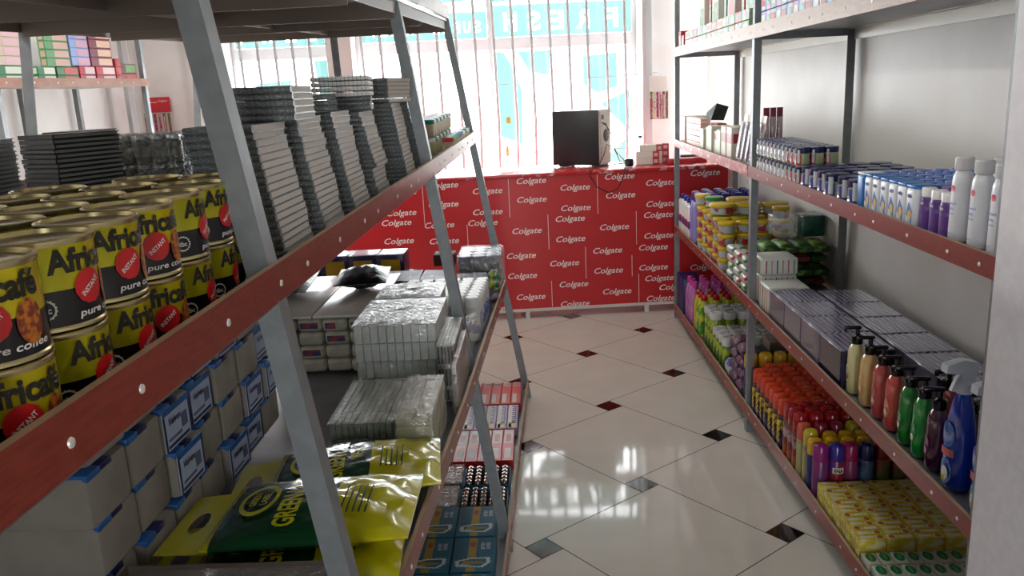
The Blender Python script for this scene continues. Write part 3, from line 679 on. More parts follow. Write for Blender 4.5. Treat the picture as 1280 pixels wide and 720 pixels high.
# ---- yellow and green carrier bags of tea
ybag = mat('yellow_plastic', '#c9c313', .22, coat=.4, col2='#b8b20e', scale=6, bump=.1); gbag = mat('dark_green_print', '#0e3d20', .25, coat=.4)
def make_bag(seed, flip=1):
    r = thing('tea_bag_pack', 'bag', 'carrier bag')
    L_, W_ = .36, .245
    m_ = MB(); m_.pillow(0, L_, 0, W_, 0, .062, 22, 0, wob=.0035, seed=seed, power=.4, edge=.08)
    for q_, c_ in enumerate(m_.v):
        if c_.x > .55*L_ and c_.z > .03:
            w_ = min(1, (c_.x-.55*L_)/.04)*max(0, math.sin(PI*c_.y/W_)); c_.z += w_*(.010*abs(math.sin(c_.y*38+c_.x*30+seed))-.008*abs(math.sin(c_.x*52-c_.y*21+seed*2)))
    # material bands along the bag: yellow tail, green middle, yellow end
    ms = []
    for f in m_.f:
        x = sum(m_.v[i].x for i in f)/len(f)/L_
        ms.append(1 if .05 < x < .58 else 0)
    m_.m = ms; m_.build('bag_body', [ybag, gbag], r)
    hb = MB()    # flat handle strip with an oval hole
    n = 16; out = [(-.085, .012), (-.085, W_-.012), (.012, W_-.004), (.012, .004)]
    ring = [(-.045+.016*math.cos(2*PI*k/n), W_/2+.042*math.sin(2*PI*k/n)) for k in range(n)]
    bmx = bmesh.new(); vo = [bmx.verts.new((*p, .024)) for p in out]; vi = [bmx.verts.new((*p, .024)) for p in ring]
    eo = [bmx.edges.new((vo[i], vo[(i+1) % 4])) for i in range(4)]; ei = [bmx.edges.new((vi[i], vi[(i+1) % n])) for i in range(n)]
    bmesh.ops.triangle_fill(bmx, edges=eo+ei, use_beauty=True)
    bmesh.ops.solidify(bmx, geom=bmx.faces[:], thickness=.0015)
    bmx.verts.index_update(); hb.add([v.co.copy() for v in bmx.verts], [[v.index for v in f.verts] for f in bmx.faces]); bmx.free()
    hb.build('handle_strip', ybag, r)
    def zsurf(x, y): return .031+.031*(.08+.92*max(0, math.sin(PI*x/L_)*math.sin(PI*y/W_))**.4)+.006
    def lay(txt, x, y, w_, h_, m, nm='lettering', up=True, b=.02):
        vs, fs = text_geo(txt, w_, h_, 0, b)
        vv = [Vector((x-v.y, y+v.x, 0)) for v in vs]
        for q in vv: q.z = zsurf(q.x, q.y)
        MB().add(vv, fs).build(nm, m, r)
    lay('GREEN LABEL', .140, W_/2, .20, .040, ybag, b=.03)
    lay('TEA', .185, W_/2, .06, .026, ybag)
    n = 22; ring = []
    for rr in (1., .78): ring.append([Vector((.075+.036*rr*math.cos(2*PI*k/n), W_/2+.060*rr*math.sin(2*PI*k/n), 0)) for k in range(n)])
    vv = ring[0]+ring[1]
    for q in vv: q.z = zsurf(q.x, q.y)
    MB().add(vv, [(k, (k+1) % n, n+(k+1) % n, n+k) for k in range(n)]).build('emblem_ring', ybag, r)
    lay('GREEN', .066, W_/2, .05, .014, ybag); lay('LABEL', .086, W_/2, .05, .014, ybag)
    m_ = MB()
    for k in range(5):
        x = .235+k*.011; vs = [Vector((x+dx, y, 0)) for y in [.05+.02*q for q in range(6)] for dx in (0, .003)]
        for q in vs: q.z = zsurf(q.x, q.y)
        m_.add(vs, [(2*i, 2*i+1, 2*i+3, 2*i+2) for i in range(5)])
    m_.build('small_print', gbag, r)
    return r
bags = [(-.60, 1.245, .778, .02, -.09, 'yellow and green tea carrier bag, front one next to the clear-wrapped carton'),
        (-.615, 1.20, .729, .08, -.02, 'yellow and green tea carrier bag lying underneath the front one'),
        (-.575, 1.50, .730, .12, -.10, 'yellow and green tea carrier bag at the back with shiny handle, against the boxes')]
for i, (t, s, z, rz, tilt, lb) in enumerate(bags):
    b_ = make_bag(i*7+3); put(b_, t, s, z, rz); b_.rotation_euler = (tilt*.3, tilt*.4, -A+rz); b_['label'] = lb; b_['group'] = 'tea carrier bags'
# ---- carton tray with clear-wrapped packets right below the photographer
ct = thing('carton_tray', 'open brown carton full of dark red packets at the near end of the shelf', 'carton', -.53, .90, .735)
cb = mat('brown_card', '#5a4c42', .7); m_ = MB(); hh = .080
m_.box(-.172, .175, 0, .30, 0, .004); m_.box(-.172, .175, .297, .30, 0, hh); m_.box(-.172, .175, 0, .003, 0, hh); m_.box(-.172, -.169, 0, .30, 0, hh); m_.box(.172, .175, 0, .30, 0, hh); m_.build('carton', cb, ct)
pk = [mat('packet_red', '#5e1f1c', .35), mat('packet_teal', '#27433f', .35), mat('packet_grey', '#6c6a66', .35)]
for i in range(6):
    for j in range(3):
        o = MB().rbox(-.025, .025, -.04, .04, 0, .058, .008).build('packet', pk[(i*2+j) % 3]); put(o, -.53-.140+i*.0555, .90+.055+j*.093, .741, random.uniform(-.06, .06))
        tag(o, '%s small packet inside the brown carton at the near end' % ['dark red', 'dark teal', 'grey'][(i*2+j) % 3], 'packet', 'packets in the brown carton, %s' % ['red', 'teal', 'grey'][(i*2+j) % 3])
o = MB().pillow(-.166, .168, .005, .296, .055, .090, 14, 0, wob=.006, seed=5).build('carton_wrap', wrap); put(o, -.53, .90, .735); tag(o, 'crumpled clear plastic over the packets in the brown carton', 'plastic wrap')
# ---- film-wrapped blocks of little white boxes
boxw = mat('little_box_white', '#d6dad4', .45, col2='#c9cdc7', scale=40); boxg = mat('little_box_greenish', '#9aa391', .45); boxr = mat('little_box_maroon', '#4b1d25', .45); cream2 = mat('little_box_yellowish', '#a9a685', .5)
def block(nm, label, t0, t1, s0, s1, z0, nx, ny, nz, hz, m, wr_=wrap, rz=0, ends=None, wrapz=.004, twist=True, topf=None):
    r = thing(nm, label, 'wrapped boxes', t0, s0, z0, rz)
    w = (t1-t0)/nx; d = (s1-s0)/ny; g = .0009
    me = MB().rbox(g, w-g, g, d-g, g*.5, hz-g, .0012, 0, seg=1)
    if ends: me.box(w*.22, w*.78, -.0002, g, hz*.12, hz*.88, 1)
    me = me.mesh('small_box', [m]+([ends] if ends else []))
    for k in range(nz):
        for j in range(ny):
            for i in range(nx):
                if nx*ny*nz > 100 and 0 < i < nx-1 and 0 < j and k < nz-1: continue
                o = bpy.data.objects.new('small_box', me); C.objects.link(o); o.parent = r; o.location = (i*w, j*d, k*hz)
    W_, D_, H_ = t1-t0, s1-s0, nz*hz
    m_ = MB(); m_.rbox(-.004, W_+.004, -.004, D_+.004, -.0005, H_+wrapz, .006)
    m_.build('plastic_wrap', wr_, r)
    if topf: MB().pillow(-.004, W_+.004, -.004, D_+.004, H_-.006, H_+.008, 12, 0, wob=.0025, seed=int(t0*1000), power=.12, edge=.3).build('film_top', topf, r)
    if twist:   # gathered folds of film running to the middle of the top
        m_ = MB()
        for k in range(9):
            a = 2*PI*k/9+.2; x = W_/2+math.cos(a)*W_*.45; y = D_*.5+math.sin(a)*D_*.42
            m_.tube([(x, y, H_+wrapz+.0005), ((x+W_/2)/2+.006, (y+D_*.5)/2, H_+wrapz+.002), (W_/2, D_*.5, H_+wrapz+.004)], [.0006, .0016, .003], 5)
        m_.build('film_folds', wrap_b, r)
    return r
zb = zS2(2.3)+.012
block('wrapped_box_block', 'lower film-wrapped block of small white boxes beneath the shiny one', -.552, -.322, 2.32, 2.74, zb, 10, 4, 2, .0555, boxw, twist=False, wr_=wrap_b)
block('wrapped_box_block', 'topmost shiny film-wrapped block of small white boxes, front one with gathered film', -.552, -.312, 2.30, 2.60, zb+.115, 10, 3, 2, .055, boxw, topf=wrap_top)
block('wrapped_box_block', 'film-wrapped block of small white boxes behind the topmost one', -.545, -.335, 2.62, 2.82, zb+.115, 9, 2, 2, .055, boxw, topf=wrap_top)
z1_ = zS2(1.87)+.012
block('wrapped_box_block', 'low wide block of grey-white boxes touching the green and yellow bags', -.528, -.375, 1.86, 2.16, z1_, 10, 4, 2, .0425, boxg, twist=False, topf=wrap_b)
block('wrapped_box_block', 'upright yellowish block of flat boxes, nearest the shelf edge, under loose film', -.345, -.262, 1.76, 2.02, zS2(1.8)+.02, 2, 4, 6, .0205, cream2, wr_=wrap_b, twist=False)
o = MB().pillow(-.005, .085, -.01, .25, .108, .150, 12, 0, wob=.007, seed=9, edge=.3).build('loose_film', wrap_b); put(o, -.345, 1.77, zS2(1.8)+.02); tag(o, 'loose bunched clear film on top of the upright yellowish box block', 'plastic wrap')
block('wrapped_box_block', 'block of white boxes with maroon ends beside the shelf edge', -.307, -.257, 2.26, 2.54, zS2(2.3)+.050, 5, 4, 2, .068, boxw, ends=boxr, twist=False, topf=wrap_b)
block('wrapped_box_block', 'small reddish-sided box block leaning along the shelf edge before the middle post', -.2515, -.2375, 2.12, 2.46, zS2(2.2)+.022, 1, 5, 3, .047, mat('little_box_tan', '#8e7b66', .5, col2='#7a3f38', scale=35, contrast=(.4, .65)), twist=False, wr_=wrap_b)
block('wrapped_box_block', 'block of white boxes under the maroon-ended ones', -.307, -.257, 2.27, 2.50, zS2(2.3)+.006, 5, 3, 1, .042, boxw, ends=boxr, twist=False)
# ---- white capped bottles packed in film
def make_wb():
    r = thing('white_bottle', 'bottle', 'bottle'); MB().lathe([(.024, 0), (.027, .004), (.027, .115), (.020, .135), (.017, .140)], 18, 0).build('bottle_body', mat('white_bottle_plastic', '#d5d8d6', .35), r)
    MB().lathe([(.0255, .128), (.0265, .135), (.0265, .158), (.0235, .166), (.012, .168)], 20, 0).build('bottle_cap', mat('white_cap', '#e3e5e2', .4), r)
    MB().lathe([(.0275, .03), (.0275, .095)], 18, 0, caps=False).build('bottle_label', mat('blue_label', '#1c63b8', .4, col2='#e3e6e8', scale=25, contrast=(.5, .55)), r); return r
wb = Proto(make_wb())
for i in range(6):
    for j in range(9):
        if j > 7: continue
        s = 3.0+j*.056; t = -.550+i*.058+.002*j
        if j == 0 and 0 < i < 2: continue
        last = i == 5
        wb.place(t, s, zS2(s)+.004, random.uniform(0, 6), ('white capped bottle, %s of the row along the shelf edge' % ORD[j]) if last else 'white capped bottle in the middle of the film-wrapped bottle block', 'white bottles along the shelf edge' if last else 'white bottles inside the block')
m_ = MB(); m_.rbox(-.030, .338, -.03, .43, .03, .171, .02); o = m_.build('bottle_wrap', wrap); put(o, -.550, 3.0, zS2(3.0)+.003); tag(o, 'clear shrink film around the block of white capped bottles', 'plastic wrap')
o = MB().pillow(0, .05, 0, .34, 0, .10, 12, 0, wob=.008, seed=3, edge=.4).build('torn_film', wrap_b); put(o, -.300, 2.60, zS2(2.6)+.03, -.1); tag(o, 'torn clear film hanging over the shelf edge beside the middle post', 'plastic wrap')
# ---- purple wrapped jars at the far end
purp = mat('purple_wrap_print', '#2a1e55', .3, col2='#8a7f6e', scale=45, contrast=(.5, .72))
def make_pj():
    r = thing('purple_tin', 'tin', 'tin'); MB().lathe([(.030, 0), (.031, .002), (.031, .066), (.029, .069)], 18, 0).build('tin_body', purp, r); MB().lathe([(.0315, .066), (.0315, .072), (.028, .073)], 18, 0).build('tin_lid', mat('purple_lid', '#3b2f6b', .3), r); return r
pj = Proto(make_pj()); UPL = ['upper', 'lower']
for tier in (0, 1):
    for i in range(3):
        for j in range(4):
            pj.place(-.345+i*.064, 3.74+j*.064, zS2(3.7)+.069+tier*.074, 0, ('purple tin in film, %s tier, front face %s' % (['lower', 'upper'][tier], ['left of three', 'middle of three', 'right of three'][i])) if j == 0 else 'purple tin hidden behind the front three, %s tier' % ['lower', 'upper'][tier], 'purple tins in film' if j == 0 else 'purple tins behind, %s tier' % ['lower', 'upper'][tier])
o = MB().rbox(-.04, .175, -.04, .24, 0, .156, .018).build('tin_wrap', wrap_b); put(o, -.345, 3.745, zS2(3.7)+.067); tag(o, 'glossy clear film around the purple tins at the far shelf end', 'plastic wrap')
o = MB().rbox(-.05, .155, -.05, .22, .004, .064, .006).build('display_carton', mat('carton_purple_print', '#3d3a68', .4, col2='#c9c4c8', scale=22, contrast=(.5, .6))); put(o, -.345, 3.75, zS2(3.7)+.002); tag(o, 'printed carton under the film-wrapped purple tins', 'carton')
o = MB().pillow(0, .06, 0, .10, 0, .09, 10, 0, wob=.006, seed=8, edge=.3).build('sweet_bag', mat('green_yellow_packet', '#19553a', .3, col2='#c7c21e', scale=28, contrast=(.45, .6))); put(o, -.235, 3.50, zS2(3.5)+.085); tag(o, 'green and yellow packet by the shelf edge beneath the purple tins', 'packet')
# ---- cartons and open boxes further in
pbox = mat('purple_carton', '#21164a', .3); ybox = mat('yellow_panel', '#b98f12', .35); silv = mat('glossy_lid', '#b9b6cf', .15, .3)
for i in range(4):
    r = thing('drinking_chocolate_carton', 'purple carton with yellow front panel, %s in the far row' % ['leftmost of four', 'second from the left', 'third from the left', 'rightmost of four'][i], 'carton', -1.17+i*.133, 3.80, .720, 0, 'purple and yellow cartons')
    MB().rbox(0, .130, 0, .16, 0, .105, .003).build('carton_body', pbox, r); MB().box(.022, .112, -.0012, 0, .012, .082).build('front_panel', ybox, r); MB().box(.012, .118, .02, .14, .105, .1062).build('top_panel', silv, r)
o = MB().rbox(0, .56, 0, .17, 0, .112, .003).build('base_carton', mat('dark_carton', '#17131f', .5)); put(o, -1.18, 3.795, .606); tag(o, 'dark carton row carrying the purple and yellow cartons', 'carton')
for i, (t, s, z, w_, lb) in enumerate(((-.715, 3.55, .632, .175, 'open purple carton with a torn cream flap next to the white bottles'), (-.53, 3.56, .628, .128, 'open purple carton behind the middle sloping post'))):
    r = thing('open_carton', lb, 'carton', t, s, z, .03, 'open purple cartons')
    m_ = MB(); m_.box(0, w_, 0, .003, 0, .125); m_.box(0, w_, .197, .20, 0, .125); m_.box(0, .003, 0, .20, 0, .125); m_.box(w_-.003, w_, 0, .20, 0, .125); m_.box(0, w_, 0, .20, 0, .003); m_.build('carton_body', mat('purple_carton_sides', '#1d1540', .35, col2='#2c2260', scale=12), r)
    m_ = MB(); m_.add([(-.004, -.012, .127), (w_, -.014, .124), (w_+.005, .10, .142), (.01, .11, .145)], [(0, 1, 2, 3)]); m_.add([(-.004, -.012, .1245), (w_, -.014, .1215), (w_+.005, .10, .1395), (.01, .11, .1425)], [(3, 2, 1, 0)]); m_.build('carton_flap', mat('flap_lavender', '#b8b2c8', .3), r)
    if i == 0:
        m_ = MB(); m_.add([(.02, -.02, .115), (.045, -.022, .122), (.115, -.05, .062), (.085, -.055, .045)], [(0, 1, 2, 3)]); m_.add([(.02, -.021, .114), (.045, -.023, .121), (.115, -.051, .061), (.085, -.056, .044)], [(3, 2, 1, 0)]); m_.build('torn_flap', mat('cream_card', '#d9cfc0', .7), r)
        MB().box(.085, .165, -.0012, 0, .03, .095).build('front_panel', mat('dull_green_panel', '#41493a', .5), r)
o = MB().rbox(0, .10, 0, .10, 0, .055, .003).build('brown_carton', mat('brown_card_dull', '#4a2d2a', .7)); put(o, -.50, 3.80, .76); tag(o, 'small brown carton behind the open purple ones, against the red counter', 'carton')
# ---- stacked nappy bundles with white boards lying on top
nap = mat('bundle_film', '#a9a596', .45, col2='#918d80', scale=14, stretch=(1, 1, 3), bump=.3); napc = mat('bundle_print_red', '#8c2f2a', .5, col2='#2a2f5c', scale=35, contrast=(.45, .55))
NBL = ['bottom', 'second', 'third', 'top']
for col in range(4):
    for k in range(4):
        r = thing('nappy_bundle', 'off-white film-wrapped bundle, %s layer, %s column under the white boards' % (NBL[k], ['leftmost', 'second', 'third', 'rightmost'][col]), 'bundle', -.90+col*.086+random.uniform(-.0008, .0008), 2.61+random.uniform(-.006, .006), zS2(2.62)+.008+k*.047, 0, 'off-white bundles')
        MB().rbox(0, .084, 0, .25, 0, .046, .014, 0, seg=3).build('bundle_body', nap, r)
        MB().box(.01, .045 if (col+k) % 2 else .07, -.001, .0006, .012, .032).build('printed_mark', napc, r) if (k == 3 or (col*3+k) % 4 == 0) else None
    for k in range(4):
        r = thing('nappy_bundle', 'off-white bundle in the hidden inner row beneath the boards, %s layer' % NBL[k], 'bundle', -.94+col*.086, 2.93, zS2(2.9)+.012+k*.047, 0, 'inner off-white bundles %s layer' % NBL[k])
        MB().rbox(0, .084, 0, .28, 0, .046, .014, 0, seg=2).build('bundle_body', nap, r)
wbd = mat('white_board', '#c9c5bd', .18, col2='#b9b4ab', scale=4, spec=.6)
for i, (t, s, rz, lb) in enumerate(((-.755, 2.60, -.0, 'wide glossy white board lying on the off-white bundles, right of the dark seam'), (-1.055, 2.60, 0, 'glossy white board left of the dark seam, partly hidden by the brown shelf edge'))):
    o = MB().rbox(0, .196 if i == 0 else .295, 0, .62, 0, .010, .002).build('white_board', wbd); put(o, t, s, zS2(2.62)+.199, rz); tag(o, lb, 'board', 'white boards')
o = MB().box(0, .85, 0, .84, 0, .012).build('support_crate', mat('crate_grey', '#55534f', .7)) if False else None
def blackbag(nm, label, t, s, z, sx, sy, h, seed):
    m_ = MB(); m_.pillow(0, sx, 0, sy, 0, h, 12, 0, wob=h*.09, seed=seed, power=.8, edge=.05); o = m_.build(nm, mat('black_bin_bag', '#050506', .3, coat=.12, bump=.5, scale=22, spec=.3)); put(o, t, s, z, .1); o.rotation_euler.x = .02; tag(o, label, 'plastic bag'); return o
zbd = zS2(2.62)+.210
blackbag('black_plastic_bag', 'crumpled black plastic bag in the middle of the white board', -.745, 2.86, zbd, .19, .26, .075, 4)
blackbag('black_plastic_bag', 'flat black plastic bag on the left white board under the brown shelf edge', -1.02, 2.80, zbd, .19, .36, .06, 11)
# ================================================================== LEFT RACK, BOTTOM SHELF
tr = mat('toothpaste_red', '#c32a22', .35); tw = mat('toothpaste_white', '#c8bdb8', .4); tor = mat('toothpaste_orange', '#c8572a', .4); tpur = mat('toothpaste_purple', '#3a2f6e', .4); tye = mat('toothpaste_yellow', '#c8a640', .4)
def make_tube_box(v_):
    w, l, h = .0485, {0: .30, 1: .285, 2: .315}[v_], .040
    r = thing('toothpaste_box', 'box', 'toothpaste box')
    MB().rbox(0, w-.001, 0, l-.003, 0, h, .0012, 0, seg=1).build('carton', tr if v_ != 1 else mat('toothpaste_lilac', '#8f80a0', .4), r)
    e = h+.0006; m_ = MB()
    if v_ == 0:
        m_.box(.006, .026, .02, l*.45, h-.001, e, 1); m_.box(.028, .042, .01, l*.42, h-.001, e, 2); m_.box(.008, .042, l-.055, l-.008, h-.001, e, 1)
        for q in range(5): m_.box(.012+q*.006, .015+q*.006, l-.045, l-.022, e-.0002, e+.0004, 3)
    elif v_ == 1:
        m_.box(.004, .020, .01, l*.95, h-.001, e, 1); m_.box(.022, .038, .06, l*.9, h-.001, e, 4); m_.box(.008, .040, .01, .055, h-.001, e, 5)
        for q in range(7): m_.box(.010, .034, .09+q*.024, .098+q*.024, e-.0002, e+.0004, 1)
    else:
        m_.box(.005, .043, .16, l-.012, h-.001, e, 1); m_.box(.010, .036, .02, .12, h-.001, e, 1); m_.box(.014, .034, .19, .26, e-.0002, e+.0004, 6)
    m_.build('printed_panel', [tr, tw, tor, lblblack, tpur, tye, mat('toothpaste_pink', '#bd6a62', .4)], r)
    return r
tb = [Proto(make_tube_box(i)) for i in range(3)]
NR = ['orange-and-white striped red', 'purple-printed', 'white-panelled red']
for row, (s0, v_) in enumerate(((3.70, 0), (3.405, 1), (3.08, 2))):
    for i in range(6):
        edge = -.105-.035*(4.02-s0)
        tb[v_].place(edge-.0485-i*.0495, s0, zS1(0)+.002, -.0, '%s toothpaste box, %s from the aisle in its row' % (NR[v_], ['first', 'second', 'third', 'fourth', 'fifth', 'sixth'][i]), 'toothpaste boxes on the bottom shelf')
bteal = mat('battery_carton', '#15627a', .35, col2='#11566c', scale=8); bsil = mat('battery_steel', '#8c8078', .25, .85); btop = mat('battery_top', '#3a1c22', .35)
def make_tray(nx, ny, foilm):
    r = thing('battery_tray', 'tray', 'battery tray'); w, d, h = nx*.0335+.008, ny*.0285+.008, .045
    m_ = MB(); m_.box(0, w, 0, d, 0, .002); m_.box(0, .002, 0, d, 0, h); m_.box(w-.002, w, 0, d, 0, h); m_.box(0, w, 0, .002, 0, h); m_.box(0, w, d-.002, d, 0, h); m_.build('tray', bteal, r)
    me = MB().lathe([(.0125, 0), (.0128, .002), (.0128, .050), (.0105, .053), (.005, .0535), (.0045, .058)], 12, [0, 0, 0, 1, 1]).mesh('battery', [bsil, mat('battery_cap', '#b9a39a', .2, .9)])
    for i in range(nx):
        for j in range(ny):
            o = bpy.data.objects.new('battery', me); C.objects.link(o); o.parent = r; o.location = (.0205+i*.0335, .018+j*.0285, .002)
    if foilm: MB().rbox(.001, w-.001, .001, d-.001, .05, .064, .004).build('plastic_wrap', wrap_b, r)
    return r
bt_ = [(-.322, 2.86, 5, 5, False, 'open battery tray by the aisle, next to the toothpaste boxes'), (-.326, 2.68, 5, 5, False, 'open battery tray by the aisle, next to the printed teal boxes'),
       (-.502, 2.86, 5, 5, True, 'film-covered battery tray by the inner side, next to the toothpaste boxes'), (-.506, 2.68, 5, 5, True, 'film-covered battery tray by the inner side, next to the printed teal boxes')]
for t, s, nx, ny, fo, lb in bt_:
    r = make_tray(nx, ny, fo); put(r, t, s, zS1(0)+.002+.012*0); r['label'] = lb; r['group'] = 'battery trays'
byel = mat('battery_box_gold', '#8f7a1c', .4); bwh = mat('battery_box_white', '#b9c4c6', .4)
def make_bbox():
    w, d, h = .135, .20, .062
    r = thing('battery_box', 'box', 'battery box'); MB().rbox(0, w, 0, d, 0, h, .002, 0, seg=1).build('carton', bteal, r); e = h+.0005
    MB().box(.048, .074, .075, d-.004, h-.001, e).build('gold_band', byel, r); MB().box(.048, .074, .0, .022, h-.001, e).build('gold_band', byel, r)
    m_ = MB(); n = 40; cx, cy_ = .068, .048; P1 = []; P2 = []
    base = [(-.052, -.020), (.030, -.026), (.052, .0), (.050, .028), (-.010, .026), (-.056, .010)]
    def along(sc, n=44):
        out = []; L_ = [0]
        for a, b in zip(base, base[1:]+base[:1]): L_.append(L_[-1]+math.hypot(b[0]-a[0], b[1]-a[1]))
        for k in range(n):
            q = L_[-1]*k/n
            for i in range(6):
                if q <= L_[i+1]+1e-9: break
            u = (q-L_[i])/(L_[i+1]-L_[i]); a, b = base[i], base[(i+1) % 6]; out.append(((a[0]+(b[0]-a[0])*u)*sc, (a[1]+(b[1]-a[1])*u)*sc))
        return out
    o1 = along(1); i1 = along(.80)
    vs = [(cx+p[0]*(1.10 if k % 2 else .98), cy_+p[1]*(1.12 if k % 2 else .98), e+.0004) for k, p in enumerate(o1)]+[(cx+p[0], cy_+p[1], e+.0004) for p in i1]
    m_.add(vs, [(k, (k+1) % 44, 44+(k+1) % 44, 44+k) for k in range(44)]); m_.build('jagged_frame', bwh, r)
    m_ = MB(); m_.add([(cx-.040, cy_-.012, e+.0006), (cx+.034, cy_-.004, e+.0006), (cx+.036, cy_+.004, e+.0006), (cx-.030, cy_+.012, e+.0006)], [(0, 1, 2, 3)], 0); m_.add([(cx-.042, cy_-.017, e+.0006), (cx+.0, cy_-.014, e+.0006), (cx-.038, cy_-.008, e+.0006)], [(0, 1, 2)], 1); m_.build('tiger_band', [byel, bwh], r)
    for q, (tx, yy) in enumerate((('SUPER', .166), ('BATTERY', .140))):
        vs, fs = text_geo(tx, .040, .013, 0, .02); MB().add([(w-.026-(-v.y)*1+ (0 if q == 0 else -.018)*1-0*yy, .135+v.x, e+.0006) for v in vs] if False else [(.112-.018*q-v.y, .145+v.x, e+.0006) for v in vs], fs).build('lettering', bwh, r)
    MB().lathe([(.0095, e), (.0095, e+.0006)], 16, 0, cx=.061, cy=.155, sy=1.7).build('red_seal', mat('seal_red', '#8f3a1c', .4), r)
    return r
bb = Proto(make_bbox())
spots = [(-.316, 2.465, 'front right'), (-.454, 2.465, 'front left'), (-.313, 2.255, 'r'), (-.453, 2.255, 'l'), (-.32, 2.045, ''), (-.462, 2.045, '')]
LB = ['teal battery box on the aisle side, touching the open battery trays', 'teal battery box on the inner side, touching the battery trays', 'teal battery box on the aisle side, second row from the trays', 'teal battery box on the inner side, second row from the trays', 'teal battery box on the aisle side, third row from the trays', 'teal battery box on the inner side, third row from the trays']
for (t, s, _), lb in zip(spots, LB): bb.place(t, s, zS1(0)+.002, 0, lb, 'teal battery boxes')
# ================================================================== RIGHT RACK
def bottle(nm, cat, prof, mats, parts=(), seg=18, sx=1, sy=1):
    r = thing(nm, cat, cat); MB().lathe(prof, seg, 0, sx=sx, sy=sy).build('bottle_body', mats, r)
    for pn, pp, pm, *xx in parts:
        k = xx[0] if xx else {}
        MB().lathe(pp, k.get('seg', seg), 0, sx=k.get('sx', sx), sy=k.get('sy', sy), caps=k.get('caps', True)).build(pn, pm, r)
    return r
def face_text(r, txt, w_, h_, R_, ang, z, m, sx=1, sy=1, rot=0, nm='lettering', bold=.02, shear=0):
    vs, fs = text_geo(txt, w_, h_, shear, bold)
    if rot: vs = [Vector((-q.y, q.x, 0)) for q in vs]
    vv = cyl_map(vs, R_+.0006, ang, z)
    for q in vv: q.x *= sx; q.y *= sy
    return MB().add(vv, fs).build(nm, m, r)
NIN = ['', 'second ', 'third ', 'fourth ', 'fifth ', 'sixth ', 'seventh ', 'eighth ', 'ninth ', 'tenth ', 'eleventh ', 'twelfth ']
# ---- talcum powder bottles (shelf three)
powd = mat('powder_bottle_white', '#dfe2ea', .3); pcap = mat('powder_cap', '#e4e5e8', .35); pblue = mat('powder_print_blue', '#7d9bcf', .4); ppink = mat('powder_print_pink', '#e0426a', .4)
def make_powder():
    r = bottle('powder_bottle', 'powder bottle', [(.026, 0), (.0295, .004), (.0300, .02), (.0285, .13), (.0270, .142), (.022, .153), (.017, .158)], powd, [('bottle_cap', [(.0185, .158), (.0195, .160), (.0195, .184), (.0165, .187)], pcap, dict(sx=1, sy=1))], sx=.72, sy=1.0)
    for nm, w_, h_, z, m in (('round_seal', .0145, .0145, .118, ppink),):
        n = 16; vs = [Vector((math.cos(2*PI*k/n)*w_/2, math.sin(2*PI*k/n)*h_/2, 0)) for k in range(n)]; vv = cyl_map(vs, .0288, PI, z)
        for q in vv: q.x *= .72
        MB().add(vv, [tuple(range(n))]).build(nm, m, r)
    for txt, z, w_, h_ in (("Johnson's", .085, .030, .0085), ('baby', .073, .016, .0075), ('powder', .062, .020, .006)):
        face_text(r, txt, w_, h_, .0298, PI, z, pblue, sx=.72)
    face_text(r, '200 g', .014, .004, .0302, PI, .018, pblue, sx=.72)
    return r
pw = Proto(make_powder())
for i, (t, s, lb) in enumerate(((.944, 1.852, 'white powder bottle with pink seal, leftmost of the front three, beside purple bottles'), (.944, 1.768, 'white powder bottle with pink seal, middle of the front three'), (.944, 1.688, 'white powder bottle with pink seal, at the front right against the near wall'),
        (1.00, 1.80, 'white powder bottle in the second row behind the middle front one'), (1.00, 1.72, 'white powder bottle in the second row near the wall end'))):
    pw.place(t, s, yS3(s)+.001, 0, lb, 'white powder bottles')
# ---- purple lotions
lav = mat('lotion_lavender', '#8a6fb0', .3, col2='#5b3a86', scale=30); lavd = mat('lotion_label_purple', '#6a3f98', .35); pcapp = mat('purple_flip_cap', '#6c3a8c', .3)
def make_lotion():
    r = bottle('lotion_bottle', 'lotion bottle', [(.021, 0), (.023, .003), (.023, .070), (.021, .078), (.0205, .080)], lav, [('bottle_cap', [(.0215, .080), (.0215, .098), (.019, .101)], white_pl)], sx=.8, sy=1)
    m_ = MB(); m_.lathe([(.0233, .008), (.0233, .048)], 18, 0, sx=.8, sy=1, caps=False); m_.build('bottle_label', lavd, r)
    face_text(r, 'Tone', .020, .009, .0235, PI, .066, lblwhite, sx=.8); return r
def make_lotion2():
    return bottle('lotion_bottle', 'lotion bottle', [(.021, 0), (.023, .003), (.023, .076), (.0205, .080)], lav, [('bottle_cap', [(.0215, .080), (.0215, .098), (.019, .101)], pcapp)], sx=.8, sy=1)
lo = Proto(make_lotion()); lo2 = Proto(make_lotion2())
for i, s in enumerate((1.908, 1.957, 2.006)): lo.place(.945, s, yS3(s)+.001, 0, 'purple lotion bottle with white cap, %s' % ['right of three beside the powder bottles', 'middle of three in the front row', 'left of three beside the blue packs'][i], 'purple lotions with white caps')
for j in range(1, 5):
    for i, s in enumerate((1.908, 1.957, 2.006)): lo2.place(.945+j*.047, s, yS3(s)+.001, 0, 'purple-capped lotion bottle in row %s behind the white-capped ones' % ['', 'two', 'three', 'four', 'five'][j], 'purple-capped lotions row %d' % j)
